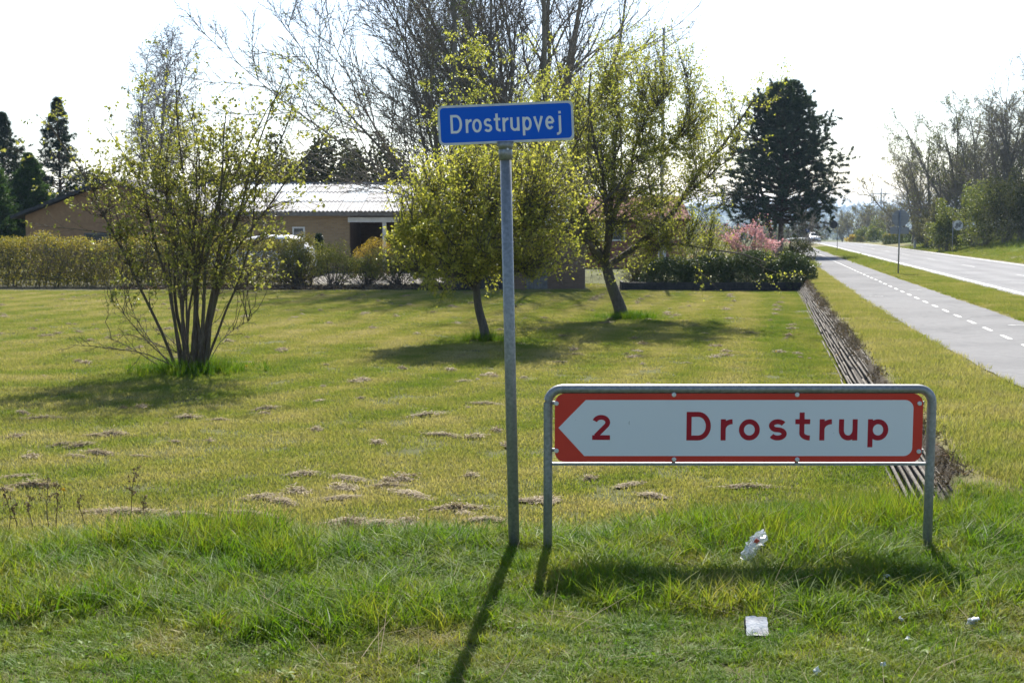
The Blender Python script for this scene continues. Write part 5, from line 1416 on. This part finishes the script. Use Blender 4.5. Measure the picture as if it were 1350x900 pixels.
def vnoise(x, y, s, k=0):
    return 0.5 + 0.5 * (np.sin(x * s + 1.3 * k) * np.cos(y * s * 0.9 + 2.1 * k) + np.sin(x * s * 2.3 + y * s * 1.7 + k) * 0.5 + np.sin(y * s * 3.1 - x * s * 1.9 + 2 * k) * 0.35) / 1.85

def do(name, label, cat, meshes, x, y, tint, smin, smax, tilt=0.12, zs=None, sink=0.0):
    n = len(x)
    z = G(x, y) - sink
    rot = np.column_stack([rngS.normal(0, tilt, n), rngS.normal(0, tilt, n), rngS.uniform(0, 6.28, n)])
    s = rngS.uniform(smin, smax, n); sz = s if zs is None else s * zs
    return scatter(name, label, cat, meshes, np.column_stack([x, y, z]), rot, np.column_stack([s, s, sz]), rngS.integers(0, len(meshes), n), tint)

# lawn
lawn_m = [tuft_mesh('lawn_tuft', 910 + k, M['lawn'], 130, 0.155, 0.022, 0.055, 0.0075, 0.6, 2, True) for k in range(5)]
x, y, t = fill(7.0, 48.5, 46.0)
keep = (t < -1.34) & (y > 7.1 + 1.2 * (x > 0.9)) & ~((y > 44.1) & ((x > 3.4) | (x < -1.3))) & ~((y > 45.2) & (x > -2.3) & (x < 2.7)) & (rngS.uniform(0, 1, len(x)) < np.clip(1.15 - y / 70, 0.3, 1))
x, y, t = x[keep], y[keep], t[keep]
m_ = mow(x, y, t)
stripe = 0.5 + 0.5 * np.sin(m_ * 2 * np.pi / 1.45 + 0.7 * np.sin(x * 0.5) + 0.5 * np.sin(y * 0.7))
tint = 0.19 + 0.48 * stripe * (0.45 + 0.55 * vnoise(x, y, 0.55, 1)) + 0.34 * vnoise(x, y, 0.35, 2) ** 1.5
tint -= 0.35 * sstep(-2.9, -1.5, t)             # lusher strip along the pole wall
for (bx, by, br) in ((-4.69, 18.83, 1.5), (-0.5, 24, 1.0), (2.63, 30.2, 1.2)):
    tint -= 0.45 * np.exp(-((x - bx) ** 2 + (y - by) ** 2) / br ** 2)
tint += rngS.normal(0, 0.06, len(x))
do('lawn_grass', 'short mown yellow-green lawn grass in curved swaths', 'grass', lawn_m, x, y, np.clip(tint, 0, 1), 0.85, 1.25, 0.015, sink=-0.006)
# long grass left round the stems and trunks
tall_m = [tuft_mesh('tall_tuft', 930 + k, M['grass'], 26, 0.055, 0.12, 0.30, 0.0062, 0.55, 4) for k in range(6)]
for nm, (bx, by, rx, n, lab) in {'stem_grass': (-4.69, 18.83, 0.55, 260, 'long green grass left round the shrub stems'), 'trunk_grass': (-0.5, 24.0, 0.28, 70, 'long grass round the slender trunk'), 'root_grass': (2.72, 30.1, 0.45, 160, 'long grass round the leaning trunk')}.items():
    xx = bx + rngS.normal(0, rx * 0.6, n); yy = by + rngS.normal(0, rx * 0.6, n)
    do(nm, lab, 'grass', tall_m, xx, yy, np.clip(rngS.normal(0.02, 0.08, n), 0, 1), 0.6, 1.15)
# verge and grass strip
verge_m = [tuft_mesh('verge_tuft', 950 + k, M['lawn'], 130, 0.17, 0.03, 0.10, 0.0065, 0.6, 2, True) for k in range(5)]
x, y, t = fill(3.2, 60, 44.0)
pl = np.array([pathL(q) for q in y]); pr = np.array([pathR(q) for q in y])
keep = (((t > -0.84) & (t < pl - 0.13)) | ((t > pr + 0.17) & (t < 4.02))) & ((y > 6.5) | (x > 2.3))
x, y, t = x[keep], y[keep], t[keep]
tint = np.where(t < 1.5, 0.33, 0.26) + 0.34 * vnoise(x, y, 0.9, 4) + 0.15 * vnoise(x, y, 3.0, 5) - 0.15 * sstep(12, 8, y)
tint += rngS.normal(0, 0.06, len(x)) - 0.12 * (t > 1.5)
do('verge_grass', 'dry yellowish grass on the verge and the strip beside the cycle path', 'grass', verge_m, x, y, np.clip(tint, 0, 1), 0.8, 1.2, 0.02, sink=-0.006)
x, y, t = fill(60, 128, 5.0)
keep = (((t > -2.5) & (t < -0.1)) | ((t > 2.4) & (t < 3.85)) | ((t > 10.9) & (t < 24)))
x, y, t = x[keep], y[keep], t[keep]
do('far_verge_grass', 'green grass on the far verge and bank beyond the road', 'grass', verge_m, x, y, np.clip(0.12 + 0.25 * vnoise(x, y, 0.5, 6) + rngS.normal(0, 0.05, len(x)), 0, 1), 1.5, 2.3, 0.03)
# rough foreground
short_m = [tuft_mesh('short_tuft', 970 + k, M['grass'], 70, 0.075, 0.025, 0.095, 0.0042, 0.7, 3) for k in range(6)]
x, y, t = fill(3.0, 9.6, 330, 0.5)
edge_y = 5.55 + 0.25 * np.sin(x * 1.3) + 0.15 * np.sin(x * 3.1 + 1) - 0.28 * sstep(0.6, 1.4, x) + 0.25 * sstep(1.6, 2.6, x)
back_y = 7.3 + 0.15 * np.sin(x * 0.9 + 2) + 0.14 * np.sin(x * 2.7) + 0.08 * np.sin(x * 6.1 + 1) + 1.45 * sstep(0.6, 1.7, x) - 1.0 * sstep(2.25, 2.75, x)
keep = (t < -1.36) | (y < 8.7)
keep &= (y < back_y + 1.0) & (x < 3.3)
xs_, ys_ = x[keep], y[keep]
tint = 0.12 + 0.44 * vnoise(xs_, ys_, 2.3, 7) ** 1.6 + rngS.normal(0, 0.08, len(xs_)) + 0.12 * sstep(-1.0, -3.0, xs_)
do('foreground_turf', 'short rough grass in front of the signs', 'grass', short_m, xs_, ys_, np.clip(tint, 0, 1), 0.7, 1.25, 0.15, 0.40 + 0.35 * vnoise(xs_, ys_, 3.1, 17) + 0.25 * sstep(5.2, 6.0, ys_))
dens = sstep(edge_y[keep] - 0.1, edge_y[keep] + 0.25, ys_) * (1 - sstep(back_y[keep] - 0.35, back_y[keep] + 0.25, ys_))
clump = vnoise(xs_, ys_, 1.6, 9)
k2 = rngS.uniform(0, 1, len(xs_)) < dens * (0.34 + 0.70 * clump ** 1.3)
for px_ in (0.012, fx0, fx1):                    # trodden and strimmed round the post and the legs
    k2 &= ~((np.abs(xs_ - px_) < 0.17) & (ys_ > 5.6) & (ys_ < 6.84) & (rngS.uniform(0, 1, len(xs_)) < 0.85))
xt, yt = xs_[k2], ys_[k2]
hs = 0.42 + 0.62 * vnoise(xt, yt, 1.9, 11) ** 2 + 0.42 * sstep(0.7, 1.5, xt) * sstep(6.9, 7.6, yt)
hs *= 1 - 0.40 * np.exp(-((yt - 6.3) / 0.45) ** 2)
for (cx_, cy_) in ((-1.42, 7.15), (-1.25, 6.55), (-2.6, 6.3), (-2.2, 7.0), (0.35, 6.1)):     # ranker clumps
    hs += 0.45 * np.exp(-(((xt - cx_) / 0.16) ** 2 + ((yt - cy_) / 0.18) ** 2))
tint = 0.06 + 0.30 * vnoise(xt, yt, 1.7, 12) + rngS.normal(0, 0.08, len(xt))
do('tall_grass', 'knee-high bright green grass band round the sign posts', 'grass', tall_m, xt, yt, np.clip(tint, 0, 1), 0.8, 1.15, 0.16, hs)
straw_m = [tuft_mesh('straw_tuft', 990 + k, M['straw'], 9, 0.06, 0.10, 0.28, 0.0032, 0.8, 4, False, 0.9) for k in range(4)]
k3 = rngS.uniform(0, 1, len(xs_)) < 0.055 * (0.3 + 1.4 * vnoise(xs_, ys_, 2.6, 14) ** 2)
do('dead_grass', 'pale dead grass blades lying among the green', 'grass', straw_m, xs_[k3], ys_[k3], np.zeros(int(k3.sum())), 0.6, 1.1, 0.25)
# broad little weed leaves in the front turf
weed_m = []
for k in range(3):
    r = np.random.default_rng(1000 + k); mb = MB(); n = 9; a = np.arange(n) * 2.4; q = r.uniform(0.015, 0.04, n)
    leaf_cards(mb, r, np.column_stack([np.cos(a) * q, np.sin(a) * q, r.uniform(0.008, 0.035, n)]), 0.022, 0.7, 2.5, 0.2)
    weed_m.append(mb.mesh('weed_leaf', M['grass']))
k4 = (rngS.uniform(0, 1, len(xs_)) < 0.045) & (ys_ < 6.2)
do('weed_leaves', 'small round weed leaves in the front turf', 'weeds', weed_m, xs_[k4], ys_[k4], np.clip(rngS.normal(0.05, 0.08, int(k4.sum())), 0, 1), 0.7, 1.3, 0.2)

# dried clippings left in lines by the mower
def clump_mesh(seed, n, rx, ry, rz):
    r = np.random.default_rng(seed); mb = MB()
    u = r.normal(0, 1, (n, 3)) * np.array([rx, ry, rz]) * 0.5; u[:, 2] = np.abs(u[:, 2]) * np.exp(-((u[:, 0] / rx) ** 2 + (u[:, 1] / ry) ** 2) * 1.2)
    d = norm(r.normal(0, 1, (n, 3)) * np.array([1, 1, 0.35])); s = norm(np.cross(d, UP + r.normal(0, 0.3, (n, 3)))) * 0.0028
    L = r.uniform(0.018, 0.05, n)[:, None]
    V = np.stack([u - d * L / 2 - s, u - d * L / 2 + s, u + d * L / 2 + s, u + d * L / 2 - s], 1).reshape(-1, 3)
    mb.add(V, np.arange(n * 4).reshape(-1, 4), np.repeat(r.uniform(0, 1, n), 4))
    k = 9; a, b = np.meshgrid(np.linspace(-1, 1, k), np.linspace(-1, 1, k), indexing='ij')
    hgt = rz * 0.55 * np.clip(1 - a ** 2 - b ** 2, 0, 1) ** 0.8 * (0.7 + 0.5 * r.uniform(0, 1, a.shape)) - 0.012
    i = np.arange(k - 1)[:, None]; j = np.arange(k - 1)[None]
    mb.add(np.stack([a * rx * 0.8, b * ry * 0.8, hgt], -1), np.stack([i * k + j, (i + 1) * k + j, (i + 1) * k + j + 1, i * k + j + 1], -1).reshape(-1, 4), r.uniform(0, 0.5, k * k))
    return mb.mesh('clipping_clump', M['straw'])
cm_small = [clump_mesh(1100 + k, 110, 0.10, 0.07, 0.04) for k in range(5)]
x, y, t = fill(7.4, 44, 14.0)
keep = (t < -1.6); x, y, t = x[keep], y[keep], t[keep]
m_ = mow(x, y, t)
ph = (m_ / 1.45 + 0.12 * np.sin(x * 0.5) + 0.1 * np.sin(y * 0.7)) % 1.0
w = np.exp(-((ph - 0.5) / 0.08) ** 2) * (0.10 + 0.9 * sstep(0.50, 0.78, vnoise(x, y, 0.8, 21))) * (0.4 + 0.6 * sstep(0.35, 0.6, vnoise(x, y, 0.23, 22)))
w = np.maximum(w, 0.005)
k = rngS.uniform(0, 1, len(x)) < 1.3 * w
x, y = x[k], y[k]
do('grass_clippings', 'thin scattered lines of dried mown grass on the lawn', 'clippings', cm_small, x, y, np.zeros(len(x)), 0.35, 1.4, 0.06, rngS.uniform(0.45, 1.4, len(x)), sink=-0.024)
cm_big = [clump_mesh(1200 + k, 520, 0.17, 0.10, 0.085) for k in range(5)]
spots = [(230, 682), (268, 681), (330, 678), (345, 657), (375, 664), (450, 658), (497, 691), (455, 690), (575, 699), (545, 655), (160, 678), (640, 686), (600, 672), (20, 632), (45, 645), (105, 590), (125, 577), (150, 575), (82, 588), (290, 555), (185, 604), (245, 552), (130, 600), (100, 604), (60, 552), (30, 545), (10, 650), (400, 627), (460, 632), (510, 642), (700, 661), (860, 655), (985, 645), (830, 640), (1000, 560), (640, 533), (560, 548), (350, 540), (420, 530), (690, 500), (735, 480), (610, 505), (905, 480), (960, 465), (990, 440), (740, 552), (585, 575), (610, 470), (930, 440), (760, 470)]
for i, (px, py) in enumerate(spots):
    d = ray(px, py); tt = (CAMH + 0.35) / (-d[2] - SL * d[1]); p = d * tt
    yy = float(p[1]); xx = float(p[0])
    if xx - XA - XB * yy > -1.7: continue
    s = rngS.uniform(0.4, 1.0)
    o = link_mesh('clipping_clump', cm_big[i % 5], None, (xx, yy, gz(xx, yy) + 0.018), (0, 0, rngS.normal(0, 0.5)), (s * rngS.uniform(1.0, 1.9), s * rngS.uniform(0.6, 0.9), s * rngS.uniform(0.35, 0.75)))
    if px > 690: lab, grp = 'clump of tan dried mown grass on the lawn behind the arrow sign', 'dried clumps behind the arrow sign'
    elif px < 115 and py > 620: lab, grp = 'clump of tan dried mown grass behind the dead weed stalks', 'dried clumps behind the weed stalks'
    elif py >= 655: lab, grp = 'clump of tan dried mown grass along the back of the tall grass', 'dried clumps along the tall grass'
    elif px < 440 and py < 615: lab, grp = 'clump of tan dried mown grass in front of the multi-stemmed shrub', 'dried clumps in front of the shrub'
    elif py < 560: lab, grp = 'clump of tan dried mown grass in the shade before the small round-headed tree', 'dried clumps before the small tree'
    else: lab, grp = 'lone clump of tan dried mown grass on the open lawn beside the street sign post', 'dried clumps on the open lawn'
    tag(o, lab, 'grass clump', grp)

# ------------------------------------------------------------------ dead weed stalks, dandelions and litter
def stalk(px, py_top, px_b, py_b, y, seed, heads=7):
    rng = np.random.default_rng(seed)
    b = at(px_b, py_b, y); tp = at(px, py_top, y); xb_ = float(b[0]); z = gz(xb_, y)
    H = float(tp[2]) - z
    return xb_, y, z, H, float(tp[0]) - xb_, rng, heads
ST = [(182, 618, 163, 716, 8.6, 'tall brown dead stalk with seed heads leaning right', 9), (190, 655, 196, 708, 8.6, 'shorter dead stalk beside the tall leaning one', 6), (62, 630, 64, 715, 8.5, 'dead brown stalk with curled head at the edge of the tall grass', 8), (74, 640, 75, 712, 8.5, 'second dead stalk paired with the curled one', 6), (8, 645, 14, 712, 8.5, 'bent dead stalk at the end of the tall grass', 5), (20, 665, 18, 716, 8.5, 'low dead stalk next to the bent one', 5), (108, 655, 108, 712, 8.6, 'thin dead stalk standing alone among green blades', 4), (40, 655, 42, 712, 8.5, 'thin branched dead stalk', 7)]
for i, (px, pt, pxb, pyb, y, lab, hd) in enumerate(ST):
    xb_, yy, z, H, dx, rng, heads = stalk(px, pt, pxb, pyb, y, 1300 + i, hd)
    t = thing('dead_weed_stalk', (xb_, yy, z), lab, 'weed stalk', 'dead weed stalks in the tall grass')
    f = np.linspace(0, 1, 8)
    P = np.column_stack([dx * f + 0.012 * np.sin(f * 6 + i), 0.02 * np.sin(f * 5), -0.03 + (H + 0.03) * f])[None]
    R = np.linspace(0.0036, 0.0017, 8)[None]
    P1, R1, L1 = children(rng, P, R, np.array([H]), heads, 0.55, 1.0, (25, 60), (0.08, 0.2), 0.3, 0.7, 4, 0.12, 0.05, 0.0013)
    MB().tubes(P, R, 6).tubes(P1, R1, 4).build('stem', M['bark_pine'], t, True)
    hm = MB(); c = np.concatenate([P1[:, -1], P1[:, 2], P[0, -2:]])
    c = np.repeat(c, 5, 0) + rng.normal(0, 0.007, (len(c) * 5, 3)); leaf_cards(hm, rng, c, 0.017, 0.6, 0.2); hm.build('seed_heads', M['leaf_litter'], t)

def crumple(name, lab, cat, px, py, w, h, d, m, seed, lift=0.03, rot=(0, 0, 0), folds=9, boxy=0.0):
    rng = np.random.default_rng(seed)
    dr = ray(px, py); tt = CAMH / (-dr[2] - SL * dr[1]); p = dr * tt
    n = folds; u, v = np.meshgrid(np.linspace(-1, 1, n), np.linspace(-1, 1, n), indexing='ij')
    X = u * w / 2 + rng.normal(0, w * 0.045, u.shape); Z = v * h / 2 + rng.normal(0, h * 0.045, u.shape)
    Yv = d * (0.5 * np.sin(u * 2.2 + seed) + 0.4 * np.cos(v * 3 + seed)) * 0.5 + rng.normal(0, d * 0.16, u.shape)
    V = np.concatenate([np.stack([X, Yv - d * 0.12, Z], -1).reshape(-1, 3), np.stack([X, Yv + d * 0.12, Z], -1).reshape(-1, 3)])
    i = np.arange(n - 1)[:, None]; j = np.arange(n - 1)[None]
    q = np.stack([i * n + j, (i + 1) * n + j, (i + 1) * n + j + 1, i * n + j + 1], -1).reshape(-1, 4)
    e = [(k, k + 1) for k in range(n - 1)]
    ring = [k for k in range(n)] + [k * n + n - 1 for k in range(1, n)] + [(n - 1) * n + k for k in range(n - 2, -1, -1)] + [k * n for k in range(n - 2, 0, -1)]
    side = [(ring[k], ring[(k + 1) % len(ring)], ring[(k + 1) % len(ring)] + n * n, ring[k] + n * n) for k in range(len(ring))]
    mb = MB().add(V, np.concatenate([q, q[:, ::-1] + n * n, np.array(side)]))
    o = mb.build(name, m); o.location = (float(p[0]), float(p[1]), gz(p[0], p[1]) + lift); o.rotation_euler = rot
    return tag(o, lab, cat)
bagp = thing('plastic_bag', (0, 0, 0), 'crumpled clear plastic wrapper with red print caught in the tall grass', 'plastic bag')
_p = at(993, 721, 6.55); bagp.location = (float(_p[0]), 6.55, gz(_p[0], 6.55))
hgt = float(_p[2]) - gz(_p[0], 6.55)
b1 = crumple('film', None, None, 993, 721, 0.085, 0.15, 0.05, M['bag'], 1401, folds=11); b1.parent = bagp; b1.location = (0, 0, hgt); b1.rotation_euler = (0.25, 0.5, 0.3)
b2 = crumple('film', None, None, 993, 721, 0.10, 0.05, 0.04, M['bag'], 1402, folds=8); b2.parent = bagp; b2.location = (0.012, -0.01, hgt + 0.05); b2.rotation_euler = (0.5, -0.7, 0.2)
b3 = crumple('printed_patch', None, None, 993, 721, 0.022, 0.022, 0.006, M['bagprint'], 1403, folds=4); b3.parent = bagp; b3.location = (0.008, -0.045, hgt + 0.045); b3.rotation_euler = (0.3, 0.5, 0.2)
def carton():
    dr = ray(997, 838); tt = CAMH / (-dr[2] - SL * dr[1]); p = dr * tt; x, y = float(p[0]), float(p[1])
    c = thing('flattened_carton', (x, y, gz(x, y) + 0.035), 'flattened white drink carton lying in the short grass', 'carton', rot=(0.62, 0.08, 0.1))
    rng = np.random.default_rng(1410); n = 8
    u, v = np.meshgrid(np.linspace(-1, 1, n), np.linspace(-1, 1, n), indexing='ij')
    X = u * 0.048 + 0.006 * v + rng.normal(0, 0.0012, u.shape); Yv = v * 0.05 + rng.normal(0, 0.0012, u.shape); Z = 0.014 + rng.normal(0, 0.0011, u.shape) - 0.004 * u ** 2
    top = np.stack([X, Yv, Z], -1).reshape(-1, 3); bot = np.stack([X, Yv, Z - 0.028], -1).reshape(-1, 3)
    i = np.arange(n - 1)[:, None]; j = np.arange(n - 1)[None]
    q = np.stack([i * n + j, (i + 1) * n + j, (i + 1) * n + j + 1, i * n + j + 1], -1).reshape(-1, 4)
    ring = [k for k in range(n)] + [k * n + n - 1 for k in range(1, n)] + [(n - 1) * n + k for k in range(n - 2, -1, -1)] + [k * n for k in range(n - 2, 0, -1)]
    side = [(ring[k], ring[(k + 1) % len(ring)], ring[(k + 1) % len(ring)] + n * n, ring[k] + n * n) for k in range(len(ring))]
    MB().add(np.concatenate([top, bot]), np.concatenate([q, q[:, ::-1] + n * n])).build('panel', M['carton'], c, True)
    MB().add(np.concatenate([top, bot]) , np.array(side)).build('edge', M['plastic'], c)
carton()
for i, (px, py, w, lab) in enumerate(((1282, 829, 0.045, 'crumpled white paper scrap on the grass past the right sign leg'), (1168, 771, 0.035, 'white paper scrap in the shadow of the arrow sign'), (1196, 850, 0.022, 'tiny white scrap in short grass right of the carton'), (1164, 888, 0.022, 'tiny pale scrap nearest the mown edge'), (1076, 897, 0.028, 'grey-white crumb of paper below the carton'), (1188, 826, 0.02, 'thin white shred between the carton and the paper scrap'))):
    crumple('paper_scrap', lab, 'litter', px, py, w, w * 0.8, w * 0.7, M['paper'], 1420 + i, 0.035 if py < 850 else 0.025, (0.7, 0.3, i), 6)
DN = [(325, 490, 0.35, 'yellow dandelion beside the shrub stems'), (275, 483, 0.35, 'yellow dandelion in the long grass at the stem foot'), (346, 697, 0.25, 'yellow dandelion at the edge of the tall grass'), (84, 654, 0.3, 'yellow dandelion among the dead stalks'), (1103, 476, 0.35, 'yellow dandelion at the foot of the pole wall'), (1107, 473, 0.35, 'second yellow dandelion at the foot of the pole wall'), (1023, 470, 0.35, 'pale yellow dandelion on the mown swath')]
for i, (px, py, low, lab) in enumerate(DN):
    d = ray(px, py); tt = (CAMH + low) / (-d[2] - SL * d[1]); p = d * tt; x, y = float(p[0]), float(p[1])
    t = thing('dandelion', (x, y, gz(x, y)), lab, 'flower', 'dandelions in the grass')
    MB().tube([(0, 0, -0.02), (0.005, 0, 0.05), (0, 0, 0.09)], 0.003, 5).build('stem', M['grass'], t)
    mb = MB(); rng = np.random.default_rng(1500 + i)
    needles(mb, rng, np.zeros((1, 3)) + np.array([0, 0, 0.088]), np.array([[0, 0, 0.6]]), 0.026, 40, 0.004, 0.7)
    mb.build('flower_head', M['dandelion'], t)

# ------------------------------------------------------------------ haze over the valley
def haze():
    m, nt, out = newmat('haze_air')
    v = nt.nodes.new('ShaderNodeVolumePrincipled')
    v.inputs['Color'].default_value = (0.55, 0.74, 1.0, 1)
    v.inputs['Density'].default_value = 0.00016
    v.inputs['Anisotropy'].default_value = 0.2
    nt.links.new(v.outputs[0], out.inputs['Volume'])
    o = MB().box(-8600, 8600, -60, 9200, -60, 45).build('haze', m)
    tag(o, 'pale blue haze of the air over the valley', 'haze', kind='stuff')
haze()
